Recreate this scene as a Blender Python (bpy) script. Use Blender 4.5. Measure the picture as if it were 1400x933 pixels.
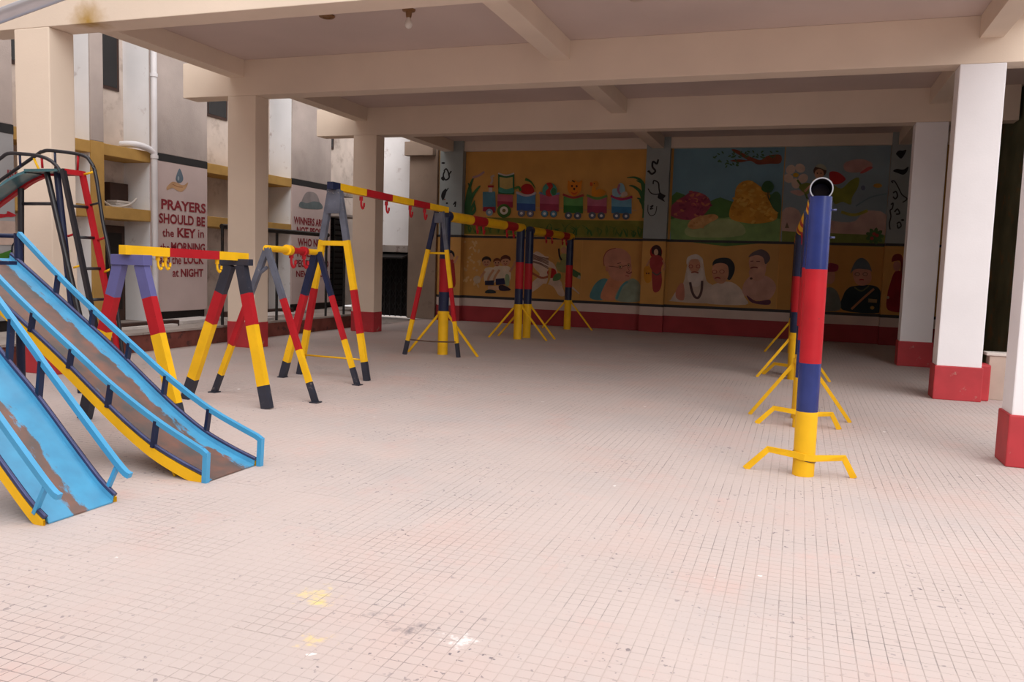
import bpy, bmesh, math, random
from mathutils import Vector, Matrix
import numpy as np
random.seed(7)
for _o in list(bpy.data.objects): bpy.data.objects.remove(_o)
scene = bpy.context.scene
COL = scene.collection

# ------------------------------------------------------------------ camera
F_PX, PITCH, ROLL, YAW, CAM_H = 1128.2196, 0.0911, 0.0320, -0.3314, 1.5
_cy, _sy = math.cos(YAW), math.sin(YAW)
FW = np.array([_sy*math.cos(PITCH), _cy*math.cos(PITCH), -math.sin(PITCH)])
_r = np.array([_cy, -_sy, 0.0]); _d = np.cross(FW, _r)
RT = math.cos(ROLL)*_r - math.sin(ROLL)*_d
DN = math.cos(ROLL)*_d + math.sin(ROLL)*_r
cam_data = bpy.data.cameras.new('camera'); cam = bpy.data.objects.new('camera', cam_data); COL.objects.link(cam)
cam_data.sensor_width = 36.0; cam_data.sensor_fit = 'HORIZONTAL'; cam_data.lens = F_PX/1400*36.0
cam_data.clip_start = 0.05; cam_data.clip_end = 200
cam.matrix_world = Matrix(((RT[0], -DN[0], -FW[0], 0), (RT[1], -DN[1], -FW[1], 0), (RT[2], -DN[2], -FW[2], CAM_H), (0, 0, 0, 1)))
scene.camera = cam

# ------------------------------------------------------------------ sky, sun, exposure
SKY_STRENGTH = 1.75
world = bpy.data.worlds.new('overcast_sky'); scene.world = world; world.use_nodes = True
wn = world.node_tree; bg = wn.nodes['Background']
# evenly overcast sky: zenith three times as bright as the horizon
_tc = wn.nodes.new('ShaderNodeTexCoord'); _sp = wn.nodes.new('ShaderNodeSeparateXYZ'); wn.links.new(_tc.outputs['Generated'], _sp.inputs[0])
_mr = wn.nodes.new('ShaderNodeMapRange'); _mr.inputs['From Min'].default_value = 0.0; _mr.inputs['From Max'].default_value = 1.0
_mr.inputs['To Min'].default_value = 1/3; _mr.inputs['To Max'].default_value = 1.0; wn.links.new(_sp.outputs['Z'], _mr.inputs['Value'])
_ml = wn.nodes.new('ShaderNodeMath'); _ml.operation = 'MULTIPLY'; _ml.inputs[1].default_value = SKY_STRENGTH; wn.links.new(_mr.outputs[0], _ml.inputs[0])
wn.links.new(_ml.outputs[0], bg.inputs['Strength']); bg.inputs['Color'].default_value = (1.0, 0.955, 0.94, 1)
sun_d = bpy.data.lights.new('hazy_sun', 'SUN'); sun_d.energy = 1.1; sun_d.angle = math.radians(50); sun_d.color = (1.0, 0.97, 0.94)
sun = bpy.data.objects.new('hazy_sun', sun_d); COL.objects.link(sun)
sun.rotation_euler = Vector((-0.62, 0.78, -0.55)).to_track_quat('-Z', 'Y').to_euler()
scene.view_settings.view_transform = 'Standard'; scene.view_settings.look = 'None'
scene.view_settings.gamma = 1.0; scene.view_settings.use_curve_mapping = False
scene.view_settings.exposure = 0.45

# ------------------------------------------------------------------ pixel -> place
def ray(x, y): return (x-700)/F_PX*RT + (y-466.5)/F_PX*DN + FW
def G(x, y, z=0.0):
    q = ray(x, y); t = (z-CAM_H)/q[2]; return Vector((q[0]*t, q[1]*t, z))
def PX(x, y, X):
    q = ray(x, y); t = X/q[0]; return Vector((X, q[1]*t, q[2]*t+CAM_H))
def PY(x, y, Y):
    q = ray(x, y); t = Y/q[1]; return Vector((q[0]*t, Y, q[2]*t+CAM_H))

# ------------------------------------------------------------------ materials
MATS = {}
def nodes_of(m):
    m.use_nodes = True; nt = m.node_tree
    return nt, nt.nodes, nt.links, nt.nodes['Principled BSDF']
def rgba(c): return (c[0], c[1], c[2], 1)
def mat(name, c, rough=0.6, var=0.12, scale=3.0, c2=None, thr=0.62, c2scale=9.0, metal=0.0, bump=0.0, spec=0.5, soft=0.06):
    """colour with large soft variation, and an optional second colour (wear, dirt, rust) in noisy patches"""
    if name in MATS: return MATS[name]
    m = bpy.data.materials.new(name); nt, N, L, b = nodes_of(m)
    tc = N.new('ShaderNodeTexCoord'); nz = N.new('ShaderNodeTexNoise')
    nz.inputs['Scale'].default_value = scale; nz.inputs['Detail'].default_value = 5
    L.new(tc.outputs['Object'], nz.inputs['Vector'])
    r = N.new('ShaderNodeValToRGB'); r.color_ramp.elements[0].position = 0.3; r.color_ramp.elements[1].position = 0.7
    r.color_ramp.elements[0].color = rgba([x*(1-var) for x in c]); r.color_ramp.elements[1].color = rgba([min(1, x*(1+var*0.6)) for x in c])
    L.new(nz.outputs['Fac'], r.inputs['Fac']); out = r.outputs['Color']
    if c2 is not None:
        n2 = N.new('ShaderNodeTexNoise'); n2.inputs['Scale'].default_value = c2scale; n2.inputs['Detail'].default_value = 8; n2.inputs['Roughness'].default_value = 0.65
        L.new(tc.outputs['Object'], n2.inputs['Vector'])
        r2 = N.new('ShaderNodeValToRGB'); r2.color_ramp.elements[0].position = thr; r2.color_ramp.elements[1].position = thr+soft
        r2.color_ramp.elements[0].color = (0, 0, 0, 1); r2.color_ramp.elements[1].color = (1, 1, 1, 1)
        L.new(n2.outputs['Fac'], r2.inputs['Fac'])
        mx = N.new('ShaderNodeMixRGB'); mx.inputs[2].default_value = rgba(c2)
        L.new(r2.outputs['Color'], mx.inputs[0]); L.new(out, mx.inputs[1]); out = mx.outputs[0]
    L.new(out, b.inputs['Base Color'])
    b.inputs['Roughness'].default_value = rough; b.inputs['Metallic'].default_value = metal
    b.inputs['Specular IOR Level'].default_value = spec
    if bump:
        bp = N.new('ShaderNodeBump'); bp.inputs['Strength'].default_value = bump; bp.inputs['Distance'].default_value = 0.01
        n3 = N.new('ShaderNodeTexNoise'); n3.inputs['Scale'].default_value = 40; L.new(tc.outputs['Object'], n3.inputs['Vector'])
        L.new(n3.outputs['Fac'], bp.inputs['Height']); L.new(bp.outputs['Normal'], b.inputs['Normal'])
    MATS[name] = m; return m

CREAM = mat('cream_plaster', (0.81, 0.685, 0.565), 0.85, 0.07, 0.9, spec=0.2, bump=0.1)
WHITE = mat('white_plaster', (0.88, 0.87, 0.90), 0.8, 0.05, 1.2, spec=0.2, bump=0.1)
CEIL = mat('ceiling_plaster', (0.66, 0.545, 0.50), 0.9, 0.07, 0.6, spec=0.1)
REDB = mat('red_base_paint', (0.48, 0.035, 0.045), 0.6, 0.15, 4, c2=(0.42, 0.2, 0.17), thr=0.63, c2scale=6)
OLDW = mat('weathered_wall', (0.47, 0.40, 0.37), 0.95, 0.18, 1.3, c2=(0.33, 0.27, 0.24), thr=0.56, c2scale=1.6, soft=0.3, spec=0.1, bump=0.3)
OLDLIGHT = mat('pale_wall_plaster', (0.66, 0.57, 0.51), 0.95, 0.2, 1.6, c2=(0.32, 0.24, 0.2), thr=0.53, c2scale=2.2, soft=0.22, spec=0.1, bump=0.2)
WHITEWALL = mat('whitewashed_wall', (0.86, 0.86, 0.88), 0.9, 0.06, 1.6, c2=(0.42, 0.34, 0.32), thr=0.6, c2scale=3, soft=0.16)
PINKW = mat('pinkish_panel_paint', (0.62, 0.50, 0.48), 0.85, 0.07, 1.4, spec=0.2)
PANELGREY = mat('bluish_panel_paint', (0.36, 0.36, 0.37), 0.85, 0.1, 1.4, spec=0.2)
OCHRE = mat('ochre_frame_paint', (0.50, 0.30, 0.09), 0.8, 0.16, 3, spec=0.2)
BLACKB = mat('black_band_paint', (0.02, 0.02, 0.022), 0.6, 0.1)
DARKRED = mat('dark_red_lettering', (0.26, 0.02, 0.03), 0.8, 0.15, 9)
YEL = mat('yellow_enamel', (0.88, 0.50, 0.012), 0.5, 0.1, 5, c2=(0.45, 0.22, 0.03), thr=0.68, c2scale=14, spec=0.25)
RED = mat('red_enamel', (0.43, 0.014, 0.022), 0.5, 0.12, 5, c2=(0.2, 0.03, 0.03), thr=0.68, c2scale=14, spec=0.22)
NAVY = mat('navy_enamel', (0.013, 0.02, 0.06), 0.35, 0.2, 5, c2=(0.10, 0.11, 0.15), thr=0.66, c2scale=16, spec=0.35)
BLUE = mat('royal_blue_enamel', (0.017, 0.032, 0.16), 0.25, 0.25, 5, c2=(0.07, 0.08, 0.16), thr=0.7, c2scale=18)
VIOLET = mat('violet_blue_enamel', (0.12, 0.12, 0.31), 0.4, 0.1, 5)
FOOTB = mat('blackish_foot_paint', (0.025, 0.028, 0.045), 0.5, 0.25, 6, c2=(0.14, 0.12, 0.12), thr=0.62, c2scale=12)
GREYB = mat('worn_greyblue_enamel', (0.11, 0.12, 0.16), 0.45, 0.3, 6, c2=(0.3, 0.29, 0.28), thr=0.62, c2scale=14)
SKY = mat('light_blue_enamel', (0.06, 0.34, 0.62), 0.35, 0.1, 4, c2=(0.04, 0.12, 0.3), thr=0.68, c2scale=16)
STEEL = mat('worn_steel_tube', (0.06, 0.07, 0.16), 0.22, 0.2, 6, metal=0.5)
BLACKM = mat('black_enamel', (0.015, 0.015, 0.02), 0.35, 0.2, 6, c2=(0.07, 0.03, 0.04), thr=0.65)
RUST = mat('brown_rust', (0.11, 0.06, 0.04), 0.7, 0.3, 8)
PIPEW = mat('white_pvc', (0.74, 0.72, 0.74), 0.5, 0.08, 3)
DARKW = mat('dark_opening', (0.018, 0.013, 0.012), 0.9, 0.3, 3)
DARKWOOD = mat('dark_brown_wood', (0.05, 0.022, 0.015), 0.7, 0.3, 4)
GLASS = mat('dusky_window_glass', (0.015, 0.014, 0.015), 0.15, 0.2, 3)
CONC = mat('grey_concrete', (0.42, 0.37, 0.34), 0.95, 0.2, 2, c2=(0.25, 0.2, 0.18), thr=0.6, c2scale=5, bump=0.3, spec=0.1)
RISER = mat('red_brown_riser', (0.22, 0.075, 0.06), 0.9, 0.3, 3, c2=(0.1, 0.05, 0.045), thr=0.55, c2scale=4, spec=0.1)
SLAB = mat('pale_stone_slab', (0.62, 0.58, 0.56), 0.85, 0.12, 5)
GATE = mat('black_iron', (0.012, 0.011, 0.011), 0.55, 0.3, 8, c2=(0.05, 0.025, 0.015), thr=0.62)
BROWNW = mat('stained_brown_plaster', (0.31, 0.235, 0.185), 0.95, 0.15, 1.5, c2=(0.16, 0.11, 0.09), thr=0.6, c2scale=2.5, soft=0.25, spec=0.1)
BULB = mat('frosted_bulb', (0.8, 0.76, 0.7), 0.3, 0.02)
BRASS = mat('brown_bakelite', (0.22, 0.11, 0.04), 0.45, 0.2, 9)
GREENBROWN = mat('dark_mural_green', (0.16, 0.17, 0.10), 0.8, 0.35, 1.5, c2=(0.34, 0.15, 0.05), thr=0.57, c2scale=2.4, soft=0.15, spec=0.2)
CLOTH = mat('soiled_white_cloth', (0.62, 0.57, 0.53), 0.95, 0.15, 8)

def floor_material(name, base, dirt):
    m = bpy.data.materials.new(name); nt, N, L, b = nodes_of(m)
    tc = N.new('ShaderNodeNewGeometry')
    def noise(scale, det=6, rough=0.6):
        n = N.new('ShaderNodeTexNoise'); n.inputs['Scale'].default_value = scale; n.inputs['Detail'].default_value = det; n.inputs['Roughness'].default_value = rough
        L.new(tc.outputs['Position'], n.inputs['Vector']); return n.outputs['Fac']
    def ramp(src, p0, c0, p1, c1):
        r = N.new('ShaderNodeValToRGB'); e = r.color_ramp.elements
        e[0].position = p0; e[0].color = rgba(c0); e[1].position = p1; e[1].color = rgba(c1); L.new(src, r.inputs['Fac']); return r.outputs['Color']
    def mix(fac, a, c, k=1.0):
        mx = N.new('ShaderNodeMixRGB'); 
        if k != 1.0:
            mu = N.new('ShaderNodeMath'); mu.operation = 'MULTIPLY'; mu.inputs[1].default_value = k; L.new(fac, mu.inputs[0]); fac = mu.outputs[0]
        L.new(fac, mx.inputs[0])
        if isinstance(a, tuple): mx.inputs[1].default_value = rgba(a)
        else: L.new(a, mx.inputs[1])
        if isinstance(c, tuple): mx.inputs[2].default_value = rgba(c)
        else: L.new(c, mx.inputs[2])
        return mx.outputs[0]
    col = ramp(noise(0.55), 0.3, tuple(x*0.9 for x in base), 0.72, base)
    pink = ramp(noise(0.9, 4), 0.5, (0, 0, 0), 0.75, (1, 1, 1)); col = mix(pink, col, (base[0]*1.02, base[1]*0.86, base[2]*0.82), 0.6)
    if dirt:
        greyd = ramp(noise(0.8, 8, 0.75), 0.5, (0, 0, 0), 0.64, (1, 1, 1)); col = mix(greyd, col, (0.13, 0.12, 0.125), 0.9)
    else:
        red = ramp(noise(1.7, 7, 0.7), 0.56, (0, 0, 0), 0.72, (1, 1, 1)); col = mix(red, col, (0.62, 0.38, 0.34), 0.4)
        gd = ramp(noise(0.5, 6, 0.65), 0.5, (0, 0, 0), 0.68, (1, 1, 1)); col = mix(gd, col, (0.45, 0.42, 0.42), 0.55)
        # dark spots of old paint and dirt, a few yellow and white splashes
        sp = ramp(noise(26, 2.5, 0.5), 0.655, (0, 0, 0), 0.675, (1, 1, 1)); mask = ramp(noise(1.3, 3), 0.42, (0, 0, 0), 0.62, (1, 1, 1))
        mm = N.new('ShaderNodeMath'); mm.operation = 'MULTIPLY'; L.new(sp, mm.inputs[0]); L.new(mask, mm.inputs[1])
        col = mix(mm.outputs[0], col, (0.14, 0.12, 0.14), 0.85)
        wsp = ramp(noise(7.5, 3, 0.5), 0.745, (0, 0, 0), 0.765, (1, 1, 1)); col = mix(wsp, col, (0.85, 0.83, 0.82), 0.8)
        # one sooty patch and two yellow paint splashes near the front, as real stains at their places
        for (cx, cy, rr, cc, kk) in ((-1.42, 2.95, 0.10, (0.13, 0.12, 0.14), 0.75), (-1.62, 3.02, 0.05, (0.13, 0.12, 0.14), 0.6), (-1.95, 3.1, 0.12, (0.8, 0.62, 0.2), 0.8), (-1.72, 2.72, 0.07, (0.8, 0.6, 0.2), 0.8), (-1.2, 2.95, 0.07, (0.85, 0.84, 0.84), 0.9)):
            vs = N.new('ShaderNodeVectorMath'); vs.operation = 'DISTANCE'; vs.inputs[1].default_value = (cx, cy, 0); L.new(tc.outputs['Position'], vs.inputs[0])
            nn = noise(14, 6, 0.7)
            ad = N.new('ShaderNodeMath'); ad.operation = 'MULTIPLY_ADD'; L.new(nn, ad.inputs[0]); ad.inputs[1].default_value = 0.55; L.new(vs.outputs['Value'], ad.inputs[2])
            f = ramp(ad.outputs[0], 0.19+rr*0.55, (1, 1, 1), 0.25+rr, (0, 0, 0)); col = mix(f, col, cc, kk)
    L.new(col, b.inputs['Base Color']); b.inputs['Roughness'].default_value = 0.72; b.inputs['Specular IOR Level'].default_value = 0.25
    return m
FLOOR_TILE = floor_material('pink_cement_tile', (0.56, 0.478, 0.455), False)
FLOOR_GROUT = floor_material('tile_groove', (0.49, 0.415, 0.39), True)

def slide_bed_material(name, lo, hi, amp):
    """light blue enamel worn to rust in a band across the local Y of the bed"""
    m = bpy.data.materials.new(name); nt, N, L, b = nodes_of(m)
    tc = N.new('ShaderNodeTexCoord'); sep = N.new('ShaderNodeSeparateXYZ'); L.new(tc.outputs['Object'], sep.inputs[0])
    mp = N.new('ShaderNodeMapping'); mp.inputs['Scale'].default_value = (3.0, 8.0, 3.0); L.new(tc.outputs['Object'], mp.inputs[0])
    nz = N.new('ShaderNodeTexNoise'); nz.inputs['Scale'].default_value = 1.6; nz.inputs['Detail'].default_value = 8; nz.inputs['Roughness'].default_value = 0.7; L.new(mp.outputs[0], nz.inputs['Vector'])
    ma = N.new('ShaderNodeMath'); ma.operation = 'MULTIPLY_ADD'; L.new(nz.outputs['Fac'], ma.inputs[0]); ma.inputs[1].default_value = amp; L.new(sep.outputs['Y'], ma.inputs[2])
    r = N.new('ShaderNodeValToRGB'); e = r.color_ramp.elements
    e[0].position = max(0.0, lo-0.03); e[0].color = (0, 0, 0, 1); e[1].position = lo; e[1].color = (1, 1, 1, 1)
    k = r.color_ramp.elements.new(hi); k.color = (1, 1, 1, 1); k = r.color_ramp.elements.new(hi+0.02); k.color = (0, 0, 0, 1)
    L.new(ma.outputs[0], r.inputs['Fac'])
    n2 = N.new('ShaderNodeTexNoise'); n2.inputs['Scale'].default_value = 6; n2.inputs['Detail'].default_value = 8; L.new(tc.outputs['Object'], n2.inputs['Vector'])
    rr = N.new('ShaderNodeValToRGB'); rr.color_ramp.elements[0].position = 0.35; rr.color_ramp.elements[1].position = 0.68
    rr.color_ramp.elements[0].color = (0.10, 0.085, 0.08, 1); rr.color_ramp.elements[1].color = (0.22, 0.105, 0.075, 1); L.new(n2.outputs['Fac'], rr.inputs['Fac'])
    bl = N.new('ShaderNodeValToRGB'); bl.color_ramp.elements[0].position = 0.3; bl.color_ramp.elements[1].position = 0.75
    bl.color_ramp.elements[0].color = (0.065, 0.27, 0.47, 1); bl.color_ramp.elements[1].color = (0.075, 0.37, 0.62, 1); L.new(n2.outputs['Fac'], bl.inputs['Fac'])
    mx = N.new('ShaderNodeMixRGB'); L.new(r.outputs['Color'], mx.inputs[0]); L.new(bl.outputs[0], mx.inputs[1]); L.new(rr.outputs[0], mx.inputs[2])
    L.new(mx.outputs[0], b.inputs['Base Color']); b.inputs['Roughness'].default_value = 0.38
    return m

def paint_material():
    m = bpy.data.materials.new('mural_paint'); nt, N, L, b = nodes_of(m)
    at = N.new('ShaderNodeAttribute'); at.attribute_name = 'Col'
    tc = N.new('ShaderNodeNewGeometry'); nz = N.new('ShaderNodeTexNoise'); nz.inputs['Scale'].default_value = 3.5; nz.inputs['Detail'].default_value = 7
    L.new(tc.outputs['Position'], nz.inputs['Vector'])
    r = N.new('ShaderNodeValToRGB'); r.color_ramp.elements[0].position = 0.3; r.color_ramp.elements[1].position = 0.7
    r.color_ramp.elements[0].color = (0.78, 0.78, 0.78, 1); r.color_ramp.elements[1].color = (1.1, 1.1, 1.1, 1); L.new(nz.outputs['Fac'], r.inputs['Fac'])
    mx = N.new('ShaderNodeMixRGB'); mx.blend_type = 'MULTIPLY'; mx.inputs[0].default_value = 1.0
    L.new(at.outputs['Color'], mx.inputs[1]); L.new(r.outputs[0], mx.inputs[2]); L.new(mx.outputs[0], b.inputs['Base Color'])
    b.inputs['Roughness'].default_value = 0.7; b.inputs['Specular IOR Level'].default_value = 0.2
    return m
PAINT = paint_material()

# ------------------------------------------------------------------ mesh building
def wloc(o):
    v = Vector((0, 0, 0))
    while o is not None: v += Vector(o.location); o = o.parent
    return v
class MB:
    def __init__(s): s.v = []; s.f = []; s.m = []; s.mats = []; s.sm = []
    def mi(s, m):
        if m not in s.mats: s.mats.append(m)
        return s.mats.index(m)
    def add(s, vs, fs, m, smooth=False):
        o = len(s.v); s.v += [tuple(v) for v in vs]; k = s.mi(m)
        for f in fs: s.f.append([o+i for i in f]); s.m.append(k); s.sm.append(smooth)
        return s
    def box(s, lo, hi, m):
        x0, y0, z0 = lo; x1, y1, z1 = hi
        return s.add([(x0,y0,z0),(x1,y0,z0),(x1,y1,z0),(x0,y1,z0),(x0,y0,z1),(x1,y0,z1),(x1,y1,z1),(x0,y1,z1)],
                     [(0,3,2,1),(4,5,6,7),(0,1,5,4),(1,2,6,5),(2,3,7,6),(3,0,4,7)], m)
    def bbox(s, lo, hi, m, b=0.01):
        """box with chamfered edges"""
        bm = bmesh.new(); bmesh.ops.create_cube(bm, size=1)
        for v in bm.verts: v.co = Vector([lo[i]+(v.co[i]+0.5)*(hi[i]-lo[i]) for i in range(3)])
        bmesh.ops.bevel(bm, geom=bm.edges[:], offset=b, segments=2, affect='EDGES', profile=0.6)
        bm.verts.index_update(); vs = [v.co.copy() for v in bm.verts]; fs = [[v.index for v in f.verts] for f in bm.faces]; bm.free()
        return s.add(vs, fs, m)
    def tube(s, pts, r, m, n=12, cap=True, up=None, square=False, ry=None, smooth=True):
        """pipe along a polyline; square=True gives a box section of half width r (and ry)"""
        pts = [Vector(p) for p in pts]; rings = []
        for i, p in enumerate(pts):
            a = (p-pts[i-1]).normalized() if i else None; c = (pts[i+1]-p).normalized() if i < len(pts)-1 else None
            t = (a+c).normalized() if a and c else (a or c)
            sc = 1.0/max(0.35, t.dot(c)) if (a and c) else 1.0
            u = Vector(up) if up else (Vector((0,0,1)) if abs(t.z) < 0.9 else Vector((0,1,0)))
            x = t.cross(u).normalized(); y = x.cross(t).normalized()
            if square:
                h = ry or r; prof = [(-r,-h),(r,-h),(r,h),(-r,h)]
            else: prof = [(r*math.cos(2*math.pi*k/n), r*math.sin(2*math.pi*k/n)) for k in range(n)]
            rings.append([p+x*q[0]+y*q[1]*(sc if i not in (0, len(pts)-1) else 1) for q in prof])
        k = len(rings[0]); vs = [v for rg in rings for v in rg]; fs = []
        for i in range(len(rings)-1):
            for j in range(k):
                fs.append((i*k+j, i*k+(j+1)%k, (i+1)*k+(j+1)%k, (i+1)*k+j))
        s.add(vs, fs, m, smooth and not square)
        if cap:
            s.add(rings[0], [tuple(range(k))[::-1]], m); s.add(rings[-1], [tuple(range(k))], m)
        return s
    def hollow(s, a, b, r, ri, m, min_, n=28):
        """open pipe with a visible bore"""
        a = Vector(a); b = Vector(b); t = (b-a).normalized(); u = Vector((0,0,1)) if abs(t.z) < .9 else Vector((0,1,0))
        x = t.cross(u).normalized(); y = x.cross(t)
        ring = lambda c, R: [c+x*R*math.cos(2*math.pi*k/n)+y*R*math.sin(2*math.pi*k/n) for k in range(n)]
        vs = ring(a, r)+ring(b, r)+ring(a, ri)+ring(b, ri)
        q = lambda i, j: [(i*n+k, i*n+(k+1)%n, j*n+(k+1)%n, j*n+k) for k in range(n)]
        s.add(vs, q(0,1), m, True); s.add(vs, q(3,2), min_, True); s.add(vs, q(2,0), m); s.add(vs, q(1,3), m); return s
    def lathe(s, prof, c, m, n=20):
        vs = []; 
        for (r, z) in prof:
            for k in range(n): vs.append((c[0]+r*math.cos(2*math.pi*k/n), c[1]+r*math.sin(2*math.pi*k/n), c[2]+z))
        fs = [(i*n+k, i*n+(k+1)%n, (i+1)*n+(k+1)%n, (i+1)*n+k) for i in range(len(prof)-1) for k in range(n)]
        s.add(vs, fs, m, True); s.add(vs[:n], [tuple(range(n))[::-1]], m); s.add(vs[-n:], [tuple(range(n))], m); return s
    def prism(s, pts2, a0, a1, axis, m):
        """polygon (two coordinates) extruded along an axis ('x','y','z')"""
        n = len(pts2)
        def p3(p, t): return {'x': (t, p[0], p[1]), 'y': (p[0], t, p[1]), 'z': (p[0], p[1], t)}[axis]
        vs = [p3(p, a0) for p in pts2]+[p3(p, a1) for p in pts2]
        fs = [tuple(range(n))[::-1], tuple(range(n, 2*n))]+[(i, (i+1)%n, n+(i+1)%n, n+i) for i in range(n)]
        return s.add(vs, fs, m)
    def build(s, name, parent=None, origin=None):
        me = bpy.data.meshes.new(name); o = bpy.data.objects.new(name, me); COL.objects.link(o)
        org = Vector(origin) if origin is not None else Vector((0,0,0))
        if parent is not None:
            o.parent = parent; off = -wloc(parent)
            if origin is not None: o.location = org+off; off = -org
        elif origin is not None: o.location = org; off = -org
        else: off = Vector((0,0,0))
        me.from_pydata([tuple(Vector(v)+off) for v in s.v], [], s.f)
        for m in s.mats: me.materials.append(m)
        me.polygons.foreach_set('material_index', s.m); me.polygons.foreach_set('use_smooth', s.sm)
        bm = bmesh.new(); bm.from_mesh(me); bmesh.ops.remove_doubles(bm, verts=bm.verts, dist=1e-5); bmesh.ops.recalc_face_normals(bm, faces=bm.faces)
        for e in bm.edges:
            if len(e.link_faces) != 2 or e.calc_face_angle(0) > 0.7: e.smooth = False
        bm.to_mesh(me); bm.free()
        me.update(); return o

def thing(name, label, cat, loc=(0,0,0), group=None):
    o = bpy.data.objects.new(name, None); COL.objects.link(o); o.location = loc; o.empty_display_size = 0.1
    o['label'] = label; o['category'] = cat
    if group: o['group'] = group
    return o
def tag(o, label, cat, group=None):
    o['label'] = label; o['category'] = cat
    if group: o['group'] = group
    return o
def struct(o, label=None):
    o['kind'] = 'structure'
    if label: o['label'] = label
    return o
def smoothpath(pts, n=5):
    """Catmull-Rom through the points"""
    pts = [Vector(p) for p in pts]; out = []
    for i in range(len(pts)-1):
        p0 = pts[max(0, i-1)]; p1 = pts[i]; p2 = pts[i+1]; p3 = pts[min(len(pts)-1, i+2)]
        for k in range(n):
            t = k/n; out.append(0.5*((2*p1)+(p2-p0)*t+(2*p0-5*p1+4*p2-p3)*t*t+(3*p1-p0-3*p2+p3)*t**3))
    out.append(pts[-1]); return out

# ------------------------------------------------------------------ the building: dimensions (metres)
YA, YB, YC, YD = 7.571, 11.465, 15.506, 20.26
ROWS = (YA, YB, YC)
XL0, XL1, XR0, XR1 = -8.985, -8.446, 1.690, 2.193
DEP = 0.354; ZB, ZC, ZS = 4.107, 4.67, 4.40; ZRED = 0.427
XW, XWR = -10.9, -11.5          # neighbour's wall: front of its piers, back of its niches
XRW = 3.25                      # right side wall

# floor: slab with grooves' bottom, then chequered cement tiles laid on it
FX0, FX1, FY0, FY1 = -9.47, 9.0, -9.0, YD+0.02
floor = struct(MB().box((FX0, FY0, -0.16), (FX1, FY1, -0.0012), FLOOR_GROUT).build('floor'), 'pink chequered cement tile floor of the covered playground')
PITCHT = 0.30; NP = 5; PAD = PITCHT/NP
def tile_mesh_data():
    vs, fs = [], []
    for i in range(NP):
        for j in range(NP):
            x0 = i*PAD; y0 = j*PAD; ga = 0.0016 if i else 0.0026; gb = 0.0016 if j else 0.0026
            xa, xb, ya, yb = x0+ga, x0+PAD-0.0014, y0+gb, y0+PAD-0.0014; c = 0.0012; o = len(vs)
            vs += [(xa,ya,-0.0012),(xb,ya,-0.0012),(xb,yb,-0.0012),(xa,yb,-0.0012),(xa+c,ya+c,0),(xb-c,ya+c,0),(xb-c,yb-c,0),(xa+c,yb-c,0)]
            fs += [(o+4,o+5,o+6,o+7),(o,o+1,o+5,o+4),(o+1,o+2,o+6,o+5),(o+2,o+3,o+7,o+6),(o+3,o,o+4,o+7)]
    return vs, fs
tvs, tfs = tile_mesh_data()
tile_me = bpy.data.meshes.new('floor_tile'); tile_me.from_pydata(tvs, [], tfs); tile_me.materials.append(FLOOR_TILE); tile_me.update()
def px_of(X, Y, Z=0.0):
    q = np.array([X, Y, Z-CAM_H]); w = q@FW
    return (700+F_PX*(q@RT)/w, 466.5+F_PX*(q@DN)/w, w)
cells = []
ny0 = int(math.floor(0.6/PITCHT)); ny1 = int(math.ceil((YD)/PITCHT)); nx0 = int(math.floor(FX0/PITCHT))+1; nx1 = int(6.0/PITCHT)
for j in range(ny0, ny1):
    for i in range(nx0, nx1):
        X, Y = i*PITCHT, j*PITCHT
        if Y+PITCHT > YD: continue
        x, y, w = px_of(X+0.15, Y+0.15)
        if w > 0.5 and -90 < x < 1490 and y < 990: cells.append((w, X, Y, (0 < x < 1400 and 0 < y < 933)))
cells.sort(key=lambda c: (not c[3], c[0]))
rest_v, rest_f = [], []
arr = np.array(tvs); farr = np.array(tfs); nv = 0; RV = []; RF = []
for k, (w, X, Y, inside) in enumerate(cells):
    dz = random.uniform(-0.0003, 0.0006)
    if k < 300:
        o = bpy.data.objects.new('floor_tile', tile_me); COL.objects.link(o); o.parent = floor; o.location = (X, Y, dz)
    else:
        RV.append(arr+np.array([X, Y, dz])); RF.append(farr+nv); nv += len(arr)
me = bpy.data.meshes.new('floor_tiling'); me.from_pydata(np.concatenate(RV).tolist(), [], np.concatenate(RF).tolist()); me.materials.append(FLOOR_TILE); me.update()
o = bpy.data.objects.new('floor_tiling', me); COL.objects.link(o); o.parent = floor; o['kind'] = 'stuff'

# ceiling slab
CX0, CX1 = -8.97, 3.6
struct(MB().box((CX0, YA+0.02, ZC), (2.5, YB+0.3, ZC+0.18), CEIL).box((CX0, YB+0.3, ZC), (CX1, YD+0.3, ZC+0.18), CEIL).build('ceiling'), 'low beamed concrete ceiling of the covered playground')

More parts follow.
